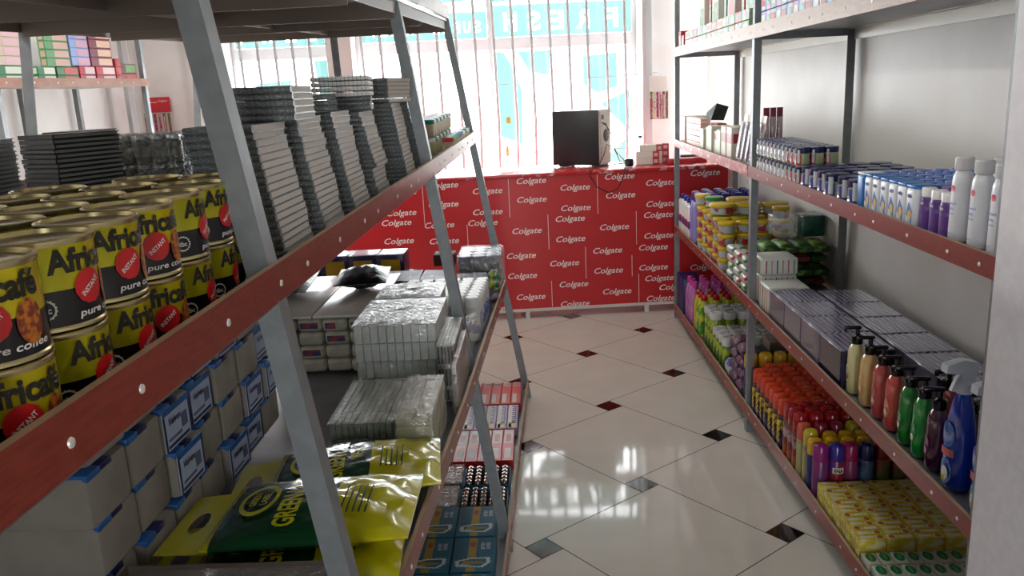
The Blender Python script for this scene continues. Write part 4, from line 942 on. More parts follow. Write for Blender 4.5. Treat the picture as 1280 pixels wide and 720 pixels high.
# ---- blue and white cream packs
nb = mat('cream_pack_blue', '#1f6fbf', .35); nw = mat('cream_pack_white', '#dfe3ea', .35); nyel = mat('cream_pack_gold', '#d8b04a', .4); nnavy = mat('cream_pack_navy', '#17306f', .35)
def make_cpack(kind):
    r = thing('cream_pack', 'pack', 'cream pack'); h = .103
    MB().rbox(-.030, .030, -.025, .025, 0, h-.006, .010, 0, seg=3).build('pack_body', nb if kind == 1 else nw, r)
    MB().rbox(-.029, .029, -.024, .024, h-.008, h, .003).build('pack_top', nb if kind != 1 else nw, r)
    if kind == 2:
        m_ = MB(); xf = XF((-.0305, 0, 0), (0, -1, 0), (0, 0, 1))
        m_.add([(-.016, .030, 0), (.016, .008, 0), (.016, .040, 0), (-.004, .062, 0)], [(0, 1, 2, 3)], 0, xf=xf); m_.build('blue_swoosh', nb, r)
        MB().prism([(.010*math.cos(2*PI*k/12)+.004, .03+.013*math.sin(2*PI*k/12)) for k in range(12)], 0, .0006, 0, xf=xf).build('gold_drop', nyel, r)
        MB().prism([(.012*math.cos(2*PI*k/12), .076+.005*math.sin(2*PI*k/12)) for k in range(12)], 0, .0007, 0, xf=xf).build('name_oval', nnavy, r)
    return r
cp = [None, Proto(make_cpack(1)), Proto(make_cpack(2))]
for i in range(7):
    s = 2.366-i*.0530
    k = 1 if i == 0 else 2
    cp[k].place(.947, s, yS3(s)+.001, 0, '%s cream pack, %s in the front row from the jars' % ('solid blue' if i == 0 else 'white and blue', ['first', 'second', 'third', 'fourth', 'fifth', 'sixth', 'seventh'][i]), 'blue and white cream packs')
bcap = mat('blue_flip_cap', '#2f62b8', .35)
bt = Proto(bottle('cream_bottle', 'cream bottle', [(.022, 0), (.024, .003), (.024, .078), (.020, .084)], mat('cream_bottle_body', '#9cb4da', .35), [('bottle_cap', [(.0235, .084), (.0235, .099), (.021, .102)], bcap)], sx=.85))
for j in range(1, 7):
    for i in range(7):
        s = 2.366-i*.053; bt.place(.952+j*.048, s, yS3(s)+.001, 0, 'blue-capped bottle in row %s behind the blue and white cream packs' % ['', 'two', 'three', 'four', 'five', 'six', 'seven'][j], 'blue-capped bottles, row %d' % j)
for j in range(5, 7):
    for i in range(3): s = 1.908+i*.052; bt.place(.952+j*.048, s, yS3(s)+.001, 0, 'blue-capped bottle near the wall behind the purple lotions, row %s' % ['', '', '', '', '', 'five', 'six'][j], 'wall side blue-capped bottles, row %d' % j)
# ---- petroleum jelly jars
jelly = mat('jelly_glass', '#a9b48a', .25, coat=.3); jelb = mat('jelly_label_blue', '#26449a', .3); jcap = mat('jar_lid_navy', '#141d52', .3); jels = mat('jelly_label_silver', '#d3d8e2', .25, .5); jelr = mat('jelly_label_red', '#b8283c', .35)
def make_jar(rr, h, lab, tall):
    r = thing('jelly_jar', 'jar', 'jelly jar'); MB().lathe([(rr*.9, 0), (rr, .003), (rr, h*.66), (rr*.86, h*.70)], 20, 0).build('jar_body', jelly, r)
    MB().lathe([(rr*1.0, h*.70), (rr*1.02, h*.72), (rr*1.02, h*.97), (rr*.94, h)], 20, 0).build('jar_lid', jcap, r)
    vs = [Vector((x, y, 0)) for x in [-rr*.95+rr*1.9*q/8 for q in range(9)] for y in (-h*.27, h*.27)]
    MB().add(cyl_map(vs, rr, PI+.15, h*.36), [(2*i, 2*i+2, 2*i+3, 2*i+1) for i in range(8)]).build('jar_label', lab, r)
    vs = [Vector((x, y, 0)) for x in [-rr*.22+rr*.44*q/3 for q in range(4)] for y in (-h*.47, h*.22)]
    MB().add(cyl_map(vs, rr*1.035, PI+.75, h*.66), [(2*i, 2*i+2, 2*i+3, 2*i+1) for i in range(3)]).build('painted_highlight', jels, r)  # silver strip paints the highlight down the jar's left edge
    n = 12; vs = [Vector((math.cos(2*PI*k/n)*rr*.26, math.sin(2*PI*k/n)*h*.12, 0)) for k in range(n)]
    MB().add(cyl_map(vs, rr+.0012, PI+.05, h*.28), [tuple(range(n))]).build('round_mark', jels if lab is jelb else lblwhite, r)
    return r
big = Proto(make_jar(.0365, .076, jelb, 0))
ss = [2.862, 2.777, 2.694, 2.606, 2.516, 2.432]
for j in range(4):
    for i, s in enumerate(ss[::-1]):
        big.place(.948+j*.0755+(-.010 if (i == 2 and j == 0) else 0), s, yS3(s)+.001+(0 if not (i == 2 and j == 0) else .0), 0, ('large blue-labelled jelly jar, %s of the front row' % ORD[i]) if j == 0 else 'large navy-lidded jelly jar, %s of row %s from the edge' % (ORD[i], ['', 'two', 'three', 'four'][j]), 'large jelly jars')
sm_ = [Proto(make_jar(.0235, .066, jels, 0)), Proto(make_jar(.0235, .066, jelr, 0))]
for tier in (0, 1):
    for j in range(3):
        for n in range(13):
            s = 2.925+n*.0505
            if s > 3.44: continue
            k = 1 if n < 3 else 0
            sm_[k].place(.930+j*.050, s, yS3(s)+.001+tier*.0672, 0, '%s small jelly jar, %s in %s %s' % ('red-labelled' if k else 'silver-labelled', ORD[n], ['the front row', 'row two', 'row three'][j], 'upper tier' if tier else 'lower tier'), 'small jelly jars')
for n in range(3):
    o = MB().rbox(0, .13, 0, .10, 0, .010, .003).build('foil_sachet_pack', mat('pale_sachet', '#b9bcc4', .3)); put(o, 1.12, 2.62+.12*n, yS3(2.8)+.001, .1*n) if False else put(o, 1.165, 2.93+.13*n, yS3(2.9)+.001, 0); tag(o, 'flat pale sachet pack lying behind the small jelly jars, %s' % ORD[n], 'sachet pack', 'pale sachet packs')
# ---- toothpaste and brush packs beyond the post
tpw = mat('pack_cream_white', '#ddd2c4', .4); tpp = mat('pack_pale_pink', '#d9a79c', .4); tpr = mat('pack_crimson', '#a81f3a', .35); tpg = mat('pack_pale_green', '#c9d4b8', .4)
def tbox(nm, label, t, s, z, w, l, h, m, rz=0, m2=None, grp=None, stripe=.25):
    r = thing(nm, label, 'toothpaste box', t, s, z, rz, grp); MB().rbox(0, w, 0, l, 0, h, .0015, 0, seg=1).build('carton', m, r)
    if m2: MB().box(-.0006, 0, l*.05, l*.95, h*stripe, h*(stripe+.3)).build('printed_band', m2, r); MB().box(w*.1, w*.9, -.0006, 0, h*stripe, h*(stripe+.3)).build('printed_band', m2, r)
    return r
zb_ = yS3(4.6)+.001
for i in range(3):
    tbox('toothpaste_box', 'upright white toothpaste box at the window end of the shelf, %s' % ['first from the far post', 'second from the far post', 'third from the far post'][i], .925, 5.30-i*.055, zb_, .16, .045, .165, tpw if i != 1 else tpg, m2=tpr if i == 2 else None, grp='upright white boxes at the window end')
for k in range(5):
    tbox('toothpaste_box', 'pale pink toothpaste box in the flat stack, %s' % ['lowest', 'second up', 'middle', 'fourth up', 'topmost'][k], .925, 4.70, zb_+k*.0335, .045, .42, .032, tpp, m2=tpw, grp='flat pink box stack')
    if k > 2: tbox('toothpaste_box', 'crimson-ended toothpaste box beside the pink stack, %s' % ['', '', '', 'lower', 'upper'][k], .975, 4.50, zb_+k*.0335-.02, .05, .16, .032, tpr, grp='crimson-ended boxes')
for i in range(5):
    tbox('toothpaste_box', 'upright white box in the row before the brush packs, %s' % ORD[4-i] , .925+.01*(i % 2), 4.62-i*.105, zb_, .10, .085, .115+.012*(i % 3), tpw if i % 2 else tpg, m2=tpr if i == 3 else None, grp='upright white boxes', stripe=.62)
for i in range(2):
    tbox('toothpaste_box', 'white box with crimson side panel, %s' % ['left one beside the brush packs', 'right one beside the brush packs'][i], .925, 4.08-i*.12, zb_, .09, .10, .150, tpw, m2=tpr, grp='white boxes with crimson panels', stripe=.5)
bpk = mat('brush_pack_purple', '#5a3068', .3, col2='#c9bccb', scale=30, contrast=(.5, .6)); bcl = film('blister', '#f4f0f4', .3, .12, .18, 12, .3)
def make_bpack():
    r = thing('toothbrush_pack', 'pack', 'toothbrush pack'); MB().rbox(0, .002, -.03, .03, 0, .215, .0008, 0, seg=1).build('backing_card', tpw, r)
    MB().rbox(-.016, 0, -.024, .024, .01, .185, .006).build('blister', bcl, r)
    for y in (-.012, .004, .016): MB().tube([(-.007, y, .015), (-.008, y+.001, .09), (-.006, y, .175)], [.004, .003, .004], 6).build('toothbrush', mat('brush_handle_%d' % int(y*1000), ['#7b2f5a', '#3d3f86', '#b8365a'][int((y+.012)*1000) % 3], .3), r)
    return r
bp = Proto(make_bpack())
for i in range(5): 
    o = bp.place(.935+.006*i, 3.86-i*.055, yS3(3.8)+.002, 0, 'leaning clear toothbrush pack left of the post, %s' % ORD[4-i], 'leaning toothbrush packs'); o.rotation_euler.y = .16
for i in range(3):
    r = thing('toothbrush_card', 'maroon toothbrush blister card standing behind the post, %s' % ['left', 'middle', 'right'][i], 'toothbrush pack', 1.045+i*.030, 3.86, yS3(3.8)+.001, 0, 'maroon toothbrush cards')
    MB().rbox(0, .028, 0, .003, 0, .24, .001).build('backing_card', mat('maroon_card', '#7c2542', .35), r); MB().rbox(.004, .024, -.012, 0, .02, .20, .004).build('blister', bcl, r)
    MB().tube([(.014, -.005, .03), (.014, -.006, .19)], [.0045, .0035], 6).build('toothbrush', mat('brush_crimson', '#a83058', .3), r)
m_ = MB(); m_.add([(0, 0, 0), (.07, .01, -.005), (.10, .03, .065), (.035, .02, .085), (.06, .10, .02), (-.01, .09, .03)], [(0, 1, 2, 3), (0, 3, 5), (1, 4, 2), (3, 2, 4, 5), (0, 5, 4, 1)]); o = m_.build('black_pouch', mat('black_foil_pouch', '#10120f', .3, col2='#1f2b20', scale=30)); put(o, .93, 4.45, zb_+.168); tag(o, 'crumpled black pouch on top of the pink toothpaste boxes', 'pouch')
# ---- top shelf packs
cols = ['#c8c1ba', '#b9c7b4', '#7fae86', '#c47b78', '#c9a8c4', '#8fb4d2', '#a894cc', '#4f9a55', '#b33a3a', '#dcd5cb']
pm = [mat('top_pack_%d' % i, c, .4, col2=cols[(i*3+4) % 10], scale=28, contrast=(.5, .6)) for i, c in enumerate(cols)]
CN = ['off-white', 'sage', 'mid green', 'dusty pink', 'lilac-pink', 'light blue', 'lavender', 'bright green', 'brick red', 'cream']
pmesh = {}
def spack(t, s, z, w, l, h, ci, label, grp, rz=0, nm='soap_box', cat='soap box'):
    key = (w, l, h, ci)
    if key not in pmesh: pmesh[key] = (MB().rbox(0, w, 0, l, 0, h, .002, 0, seg=1).mesh(nm, pm[ci]), MB().box(-.0006, 0, l*.15, l*.85, h*.3, h*.75).mesh('printed_band', pm[(ci+3) % 10]))
    o = bpy.data.objects.new(nm, pmesh[key][0]); C.objects.link(o); put(o, t, s, z, rz); tag(o, label, cat, grp)
    b = bpy.data.objects.new('printed_band', pmesh[key][1]); C.objects.link(b); b.parent = o; return o
z0 = yS0(0)+.001
for n in range(2): spack(.92, 5.20+n*.10, z0, .05, .08, .11 if n else .08, 8, 'small brick red carton at the far top corner, %s' % ['right', 'left'][n], 'brick red cartons')
for tier in range(2):
    for n in range(12):
        s = 3.66+n*.125; ci = [2, 1, 3, 2, 0, 1, 3, 2, 1, 0, 3, 0][(n+tier*5) % 12]
        spack(.92, s, z0+tier*.047, .09, .118, .045, ci, '%s soap box on the top shelf, %s tier, %s' % (CN[ci], ['lower', 'upper'][tier], ORD[n]), 'soap boxes beyond the post')
for n in range(9):
    s = 3.62+n*.19; ci = [0, 7, 9, 8, 0, 7, 9, 8, 9][n]
    spack(1.03, s, z0, .12, .05 if ci in (7, 8) else .16, .30, ci, 'tall %s pack standing behind the soap boxes, %s' % (CN[ci], ORD[n]), 'tall packs on the top shelf', nm='tall_pack', cat='carton')
spack(.925, 3.54, z0, .07, .10, .25, 9, 'tall cream pack beside the post on the top shelf', None, nm='tall_pack', cat='carton') if False else None
for tier in range(2):
    for n in range(16):
        s = 2.36+n*.069; ci = [6, 5, 4, 6, 4, 5][(n+tier*2) % 6]
        spack(.918, s, z0+tier*.058, .08, .065, .056, ci, '%s packet near side of the top shelf, %s tier, %s' % (CN[ci], ['lower', 'upper'][tier], ORD[n]), 'pastel packets on the top shelf', nm='pastel_packet', cat='packet')
# ================================================================== second shelf
# ---- white pouches and lilac bottles at the window end
def make_pouch():
    r = thing('bleach_bottle', 'bottle', 'bottle'); MB().rbox(-.03, .03, -.045, .045, 0, .205, .016, 0, seg=3).build('bottle_body', white_pl, r); MB().rbox(-.0305, .0305, -.0455, .0455, .06, .11, .004).build('bottle_label', mat('label_red_blue', '#b3242c', .35, col2='#27408f', scale=25, contrast=(.5, .55)), r)
    MB().lathe([(.016, .203), (.018, .206), (.018, .232), (.013, .236)], 14, 0).build('bottle_cap', mat('cap_deep_blue', '#1c2f96', .3), r); return r
po = Proto(make_pouch())
for n in range(4): s = 5.02+n*.098; po.place(.945, s, yS2(s)+.001, 0, 'white bottle with red band and blue cap, %s at the window end' % ORD[n], 'white bottles with red bands')
lil = mat('lilac_bottle', '#8e86c8', .25, coat=.3)
lb_ = [Proto(bottle('detergent_bottle', 'detergent bottle', [(.030, 0), (.034, .005), (.034, .20), (.022, .245), (.018, .25)], lil, [('bottle_cap', [(.023, .247), (.025, .252), (.024, .295), (.018, .30)], c)])) for c in (mat('cap_purple', '#4f3a86', .3), MC['cap_deep_blue'])]
q = 0
for j in range(4):
    for i in range(5):
        s = 4.86-.02*j-(.0 if j == 0 else 0)+ (i-4)*.0
        pass
for i in range(2): s = 4.90-.0+i*.07; lb_[0].place(.945, s-.04, yS2(s)+.001, 0, 'tall lilac bottle in the front row beside the yellow tubs, %s' % ORD[i], 'lilac bottles in the front row')
for j in range(1, 5):
    for i in range(4):
        s = 4.80+.072*i; k = (i+j) % 2
        lb_[k].place(.945+j*.074, s, yS2(s)+.001, 0, 'tall lilac bottle with %s cap in row %s behind the yellow tubs' % (['purple', 'blue'][k], ['', 'two', 'three', 'four', 'five'][j]), 'tall lilac bottles, row %d, %s cap' % (j, ['purple', 'blue'][k]))
# ---- yellow lidded tubs
tub_y = mat('tub_lid_yellow', '#d9b915', .35); tub_g = mat('tub_green', '#2f8f3c', .35); tub_l = mat('tub_label', '#b9bcc4', .4, col2='#b8323c', scale=22, contrast=(.52, .58))
def make_tub(rr, h, gl=False):
    r = thing('margarine_tub', 'tub', 'tub'); MB().lathe([(rr*.82, 0), (rr*.86, .002), (rr*.96, h*.74)], 22, 0).build('tub_body', tub_g if gl or rr > .05 else mat('tub_yellow', '#c9a81c', .4), r)
    MB().lathe([(rr*.875, h*.10), (rr*.965, h*.66)], 22, 0, caps=False).build('tub_label', tub_l, r)
    MB().lathe([(rr, h*.70), (rr*1.03, h*.73), (rr*1.03, h*.90), (rr*.98, h*.97), (rr*.5, h)], 22, 0).build('tub_lid', tub_g if gl else tub_y, r); return r
tb1 = Proto(make_tub(.043, .062)); tb2 = Proto(make_tub(.066, .062)); tb3 = Proto(make_tub(.050, .062, True))
TL = ['bottom', 'second', 'third', 'fourth', 'fifth']
for ci, (t, s, n) in enumerate(((.948, 4.13, 4), (.950, 4.26, 4), (.950, 4.40, 4), (.950, 4.54, 4), (.950, 4.68, 4))):
    for k in range(n): tb1.place(t, s, yS2(s)+.001+k*.0625, random.uniform(0, 6), 'yellow-lidded tub, %s of the %s front column' % (TL[k], ORD[ci]), 'yellow-lidded tubs in front')
for j in range(1, 4):
    for ci in range(4):
        for k in range(4 if not (j == 3) else 5 if False else 4):
            tb1.place(.948+j*.092, 4.13+ci*.13, yS2(4.3)+.002+k*.0625, random.uniform(0, 6), 'yellow-lidded tub, %s in column %s of row %s' % (TL[k], ['one', 'two', 'three', 'four'][ci], ['', 'two', 'three', 'four'][j]), 'yellow-lidded tubs in inner rows')
zt4 = yS2(4.3)+.002+4*.0625
for i, (t, s) in enumerate(((.968, 4.33), (1.10, 4.32), (1.10, 4.52))): tb2.place(t, s, zt4+.001, i, 'wide tub with broad yellow lid on top of the tub columns, %s' % ['at the shelf edge', 'behind the post', 'far one'][i], 'wide yellow-lidded tubs')
tb3.place(.985, 4.60, zt4+.001, 0, 'green-lidded tub on top of the yellow ones', 'green tubs'); tb1.place(.945, 4.72, zt4+.002, 0, 'yellow-lidded tub on top at the far front end', 'yellow-lidded tubs on top'); tb1.place(1.22, 4.14, zt4+.001, 0, 'yellow-lidded tub highest at the wall side', 'yellow-lidded tubs on top'); tb2.place(1.235, 4.30, zt4+.0, 1, 'wide yellow-lidded tub by the wall behind the post', 'wide yellow-lidded tubs')
# ---- packs next to them
swm = [mat('wipes_pack_%d' % i, a, .3, col2=b, scale=26, contrast=(.47, .56)) for i, (a, b) in enumerate((('#c9c6bb', '#3f8a4a'), ('#cfccc2', '#b8343c'), ('#bfc4bd', '#2f8070')))]
for k in range(4):
    for n in range(3):
        s = 3.685+n*.13; o = MB().rbox(-.035, .035, -.055, .055, 0, .040, .014, 0, seg=3).build('soap_pack', swm[(k+n) % 3]); put(o, .954, s, yS2(s)+.001+k*.0405, .1*((k+n) % 3-1)); tag(o, 'small white printed soap pack left of the post, %s layer, %s' % (TL[k], ORD[n]), 'soap pack', 'small white soap packs')
gm = mat('green_foil_box', '#0f3a2c', .25, col2='#1d5a44', scale=15)
o = MB().rbox(0, .10, 0, .14, 0, .095, .003).build('green_box', gm); put(o, 1.222, 3.80, yS2(3.9)+.218); tag(o, 'dark green foil box on top of the scouring packs by the wall', 'box')
o = MB().rbox(0, .10, 0, .15, 0, .10, .01).build('clear_pack', wrap_b); put(o, 1.10, 3.80, yS2(3.9)+.218); tag(o, 'loose clear-wrapped pack left of the dark green foil box', 'packet')
sc_ = [mat('scourer_%d' % i, a, .5, col2=b, scale=14, stretch=(1, 3, 1), contrast=(.45, .55)) for i, (a, b) in enumerate((('#0e3320', '#1a5a30'), ('#5f8f1a', '#173f1c'), ('#12251c', '#8c2f22'), ('#7fae2a', '#20401a')))]
SN = ['dark green', 'lime green', 'green and red striped', 'yellow-green']
for k in range(4):
    for n in range(4):
        ci = (k*3+n*2) % 4; t = 1.040+n*.074; 
        if k == 4 and n == 0: continue
        o = MB().pillow(-.035, .035, -.10, .10, 0, .052, 8, 0, wob=.003, seed=k*5+n, power=.3, edge=.4).build('scouring_pad_pack', sc_[ci]); put(o, t+.004, 3.80-.05*(k % 2), yS2(3.9)+.001+k*.0535, .03*((n+k) % 3-1)); tag(o, '%s scouring pad pack, %s layer, %s from the shelf edge' % (SN[ci], TL[k], ['first', 'second', 'third', 'fourth'][n]), 'scourer pack', 'scouring pad packs')
strp = mat('napkin_film', '#cfd2cc', .35); sts = [mat('stripe_%d' % i, c, .4) for i, c in enumerate(('#b03a50', '#c88a96', '#2a4f7c', '#b98f4a', '#c25a78', '#4f8f5a'))]
def napkins(t, s, z, w, l, h, label):
    r = thing('napkin_pack', label, 'napkin pack', t, s, z, 0, 'striped napkin packs'); MB().rbox(0, w, 0, l, 0, h, .010, 0, seg=3).build('pack_body', strp, r)
    for k in range(6):
        x = w*(.12+.15*k); m_ = MB().box(x, x+.005, -.0012, .002, .008, h-.010)
        m_.build('printed_stripe', sts[k], r)
    for k in range(4):
        y = l*(.15+.22*k); MB().box(-.0012, .002, y, y+.008, .008, h-.010).build('printed_stripe', sts[(k*2+1) % 6], r)
    return r
napkins(.925, 3.27, yS2(3.3)+.001, .165, .155, .115, 'striped white napkin pack, front lower one beside the tea cubes')
napkins(.938, 3.45, yS2(3.4)+.001, .155, .16, .125, 'striped white napkin pack, lower one behind the post')
napkins(.938, 3.44, yS2(3.4)+.128, .155, .15, .075, 'striped white napkin pack, upper one by the post')
# ---- tea boxes in film
team = mat('tea_box_lilac', '#5f5a6b', .25, coat=.5, col2='#a19cab', scale=14, kind='wave', stretch=(1, .35, .35)); team2 = mat('tea_box_navy', '#14122e', .25, coat=.5, col2='#2d2a52', scale=14, kind='wave', stretch=(1, .3, .3)); teal_l = mat('tea_top_lilac', '#55506e', .2, coat=.6, col2='#8f8aa3', scale=9, kind='wave', stretch=(2, 1, 1))
def make_tea(m):
    r = thing('tea_box', 'box', 'tea box'); MB().rbox(0, .168, 0, .192, 0, .118, .003, 0, seg=1).build('carton', m, r)
    MB().rbox(.004, .164, .004, .188, .117, .1195, .001, 0, seg=1).build('top_panel', teal_l, r)
    m_ = MB(); m_.tube([(-.001, -.001, .1195), (-.001, .193, .1195)], .0012, 5); m_.build('highlit_film_seam', mat('seam_highlight', '#b9b5c9', .2), r)  # pale colour paints a highlight along the film seam
    return r
te = [Proto(make_tea(team)), Proto(make_tea(team2))]
for i in range(4):
    s = 2.449+i*.197; k = 1 if i == 0 else 0
    te[k].place(.918, s, yS2(s)+.001, 0, '%s tea box in shiny film, %s of the front row' % (['lilac-striped', 'dark navy'][k], ORD[i]), 'tea boxes in the front row')
for i in range(6):
    s = 2.02+i*.197; k = 1 if i < 1 else 0
    te[k].place(1.098, s, yS2(s)+.001, 0, '%s tea box in shiny film, %s of the wall row' % (['lilac-striped', 'dark navy'][k], ORD[i]), 'tea boxes in the wall row')
# ---- pump soaps
pump = mat('pump_black', '#0a0a0b', .22)
def make_pump(col, lab, mark):
    liq = mat('soap_'+col, col, .08, coat=.6, spec=.6)
    r = thing('pump_bottle', 'bottle', 'soap bottle'); MB().lathe([(.027, 0), (.0305, .006), (.0310, .09), (.0300, .125), (.027, .140), (.018, .152), (.013, .157)], 24, 0, sx=.80, sy=1).build('bottle_body', liq, r)
    MB().lathe([(.0150, .154), (.0165, .156), (.0165, .178), (.0085, .182), (.0065, .184), (.0065, .202)], 16, 0).build('pump_collar', pump, r)
    m_ = MB(); m_.rbox(-.040, .010, -.007, .007, .200, .210, .003); m_.box(-.041, -.034, -.004, .004, .195, .203); m_.build('pump_head', pump, r)
    n = 16; vs = [Vector((math.cos(2*PI*k/n)*.015, math.sin(2*PI*k/n)*.027, 0)) for k in range(n)]; vv = cyl_map(vs, .0312, PI, .062)
    for q in vv: q.x *= .80
    MB().add(vv, [tuple(range(n))]).build('bottle_label', lab, r)
    vs = [Vector((math.cos(2*PI*k/n)*.008, math.sin(2*PI*k/n)*.009, 0)) for k in range(n)]; vv = cyl_map(vs, .0320, PI, .050)
    for q in vv: q.x *= .80
    MB().add(vv, [tuple(range(n))]).build('fruit_mark', mark, r); return r
L_ = lambda n, a, b, sc=60: mat(n, a, .35, col2=b, scale=sc, contrast=(.45, .55))
brn = mat('mark_brown', '#7a4a22', .4); pe_ = mat('mark_peach', '#e0b9a0', .4); cr_ = mat('mark_cream', '#e2dcb8', .4)
pumps = [('#d9d39a', L_('lab_y', '#d5cf9a', '#c9b97a'), brn, 'pale yellow', 2.415), ('#d8b374', L_('lab_o', '#d6b57c', '#c79a55'), pe_, 'honey-coloured', 2.315), ('#b84a44', L_('lab_r', '#c46a5c', '#8c5a7c'), pe_, 'pinkish red', 2.222), ('#c2483f', L_('lab_c', '#c9685a', '#8f9a5a'), pe_, 'coral red', 2.135), ('#147a2a', L_('lab_g', '#2c8a3a', '#1a6a30'), cr_, 'mid green', 2.050), ('#0f8a33', L_('lab_g2', '#2a9a48', '#147a35'), cr_, 'bright green', 1.970), ('#4a1238', L_('lab_p', '#7a3a66', '#3c1030'), mat('mark_pink', '#b86a9c', .4), 'dark plum', 1.895)]
for c, l_, mk, nmx, s in pumps:
    r = make_pump(c, l_, mk); put(r, .952, s, yS2(s)+.001, random.uniform(-.15, .15)); r['label'] = 'black-pump soap bottle with %s liquid in the front row' % nmx; r['group'] = 'pump soap bottles'
for i, (c, l_, mk, nmx, s) in enumerate((pumps[2], pumps[4], pumps[6])):
    r = make_pump(c, l_, mk); s2 = (2.02, 1.935, 1.86)[i]; put(r, 1.035, s2, yS2(s2)+.001, .2); r['label'] = 'black-pump soap bottle with %s liquid in the second row' % nmx; r['group'] = 'pump soap bottles'
# ---- blue window cleaner sprays
sb = mat('spray_blue', '#0b35a8', .08, coat=.6); sh = mat('spray_head_white', '#cfd4de', .3)
def make_spray():
    r = thing('spray_bottle', 'bottle', 'spray bottle')
    MB().lathe([(.034, 0), (.038, .006), (.039, .10), (.036, .15), (.028, .195), (.020, .225), (.016, .235)], 26, 0, sx=.80, sy=1).build('bottle_body', sb, r)
    MB().lathe([(.0175, .233), (.0185, .235), (.0185, .258), (.0150, .262)], 18, 0).build('collar', sh, r)
    m_ = MB(); m_.prism([(-.052, .012), (-.050, .030), (-.012, .040), (.018, .034), (.024, .012), (.016, -.012), (-.010, -.014), (-.014, .006)], -.012, .012, 0, xf=XF((0, 0, .274), (1, 0, 0), (0, 0, 1)) @ Matrix.Translation((0, 0, 0)), smooth=False)
    m_.build('spray_head', sh, r)
    m_ = MB(); m_.prism([(-.014, .006), (-.022, -.004), (-.034, -.034), (-.026, -.036), (-.012, -.012)], -.005, .005, 0, xf=XF((0, 0, .274), (1, 0, 0), (0, 0, 1))); m_.build('trigger', sh, r)
    def patch(nm, w0, w1, z0, z1, m, off=0., n=8, ell=True):
        vs = []; R_ = .0392
        k = 20; vs = [Vector(((w0+w1)/2+math.cos(2*PI*q/k)*(w1-w0)/2, math.sin(2*PI*q/k)*(z1-z0)/2, 0)) for q in range(k)] if ell else [Vector((w0+(w1-w0)*a, (z1-z0)*(b-.5), 0)) for a, b in ((0, 0), (.25, 0), (.5, 0), (.75, 0), (1, 0), (1, 1), (.75, 1), (.5, 1), (.25, 1), (0, 1))]
        vv = cyl_map(vs, R_+off, PI, (z0+z1)/2)
        for q in vv: q.x *= .80
        MB().add(vv, [tuple(range(len(vv)))]).build(nm, m, r)
    patch('upper_label', -.022, .022, .102, .165, L_('lab_spray', '#8fa0c4', '#3a5fb0', 30)); patch('lower_label', -.021, .021, .012, .075, L_('lab_spray2', '#86a8c8', '#2f6aa8', 30))
    patch('cloth_mark', -.012, .012, .020, .055, lblwhite, .0012); patch('yellow_mark', -.009, .003, .018, .032, mat('mark_yellow', '#c9b82c', .4), .002)
    patch('red_band', -.024, .024, .082, .100, mat('label_salmon', '#c8605c', .4), .0014, ell=False)
    return r
sp_ = Proto(make_spray())
for t, s, rz, lb in ((.957, 1.800, .1, 'large blue spray bottle with white trigger, at the front beside the plum soap'), (.955, 1.665, .1, 'blue spray bottle with white trigger, nearest the wall at the right edge'), (1.05, 1.69, -.1, 'blue spray bottle half hidden behind the two front ones')):
    sp_.place(t, s, yS2(s)+.001, rz, lb, 'blue spray bottles')
# ================================================================== bottom shelf
dkb = mat('detergent_navy', '#1a1a5c', .35, col2='#8a7a6c', scale=12, contrast=(.6, .68))
for n in range(4):
    s = 5.17+n*.062; o = MB().rbox(-.03, .10, 0, .058, 0, .235, .006).build('detergent_pack', dkb); put(o, .945, s, yS1(s)+.001); tag(o, 'navy detergent pack at the far end of the bottom shelf, %s' % ORD[n], 'detergent pack', 'navy detergent packs')
pk_ = mat('pink_bottle', '#a860a8', .25, coat=.3, col2='#b878b0', scale=20); pkc = mat('pink_cap', '#c23f98', .3)
pb = Proto(bottle('softener_bottle', 'softener bottle', [(.032, 0), (.037, .006), (.037, .18), (.026, .225), (.019, .235)], pk_, [('bottle_cap', [(.022, .232), (.023, .236), (.022, .268), (.018, .272)], pkc)], sx=.8))
for j in range(4):
    for i in range(3):
        s = 4.93+.082*i; pb.place(.945+j*.075, s, yS1(s)+.001, 0, 'pink softener bottle, %s in row %s of the bottom shelf' % (ORD[i], ['one', 'two', 'three', 'four'][j]), 'pink softener bottles')
sq = [mat('squeeze_yellow', '#c9a91c', .3, coat=.3), mat('squeeze_green', '#3f8f2c', .3, coat=.3, col2='#b8c42c', scale=18, contrast=(.45, .55))]
rc = mat('cap_crimson', '#a8121c', .3)
sqp = [Proto(bottle('washing_up_bottle', 'bottle', [(.028, 0), (.031, .005), (.031, .17), (.022, .21), (.014, .22)], m, [('bottle_cap', [(.0185, .218), (.020, .222), (.020, .236), (.012, .246), (.006, .252)], rc)])) for m in sq]
for j in range(5):
    for i in range(3):
        s = 4.66+.075*i; k = (i == 2)*1
        k = 0 if i == 2 else 1
        sqp[k].place(.946+j*.070, s, yS1(s)+.001, 0, '%s bottle with crimson nozzle, %s in row %s' % (['yellow', 'green'][k], ORD[i], ['one', 'two', 'three', 'four', 'five'][j]), 'crimson-nozzle bottles')
wl_ = mat('white_lid', '#c8cac8', .35); wlb = mat('grease_jar_green', '#4a7a20', .3, coat=.3, col2='#a8b828', scale=22, contrast=(.45, .55)); wlr = mat('grease_jar_dark', '#16261c', .35)
def make_wl(h):
    r = thing('white_lidded_jar', 'jar', 'jar'); MB().lathe([(.028, 0), (.031, .004), (.031, h-.045), (.028, h-.038)], 20, 0).build('jar_body', wlb, r)
    MB().lathe([(.0335, h-.040), (.0345, h-.037), (.0345, h-.006), (.031, h), (.026, h+.0004), (.0255, h-.003), (.0001, h-.003)], 22, 0).build('jar_lid', wl_, r)
    MB().lathe([(.0265, h-.0005), (.0245, h+.0010)], 22, 0, caps=False).build('lid_ring', wlr, r); return r
w1 = Proto(make_wl(.225)); w2 = Proto(make_wl(.165))
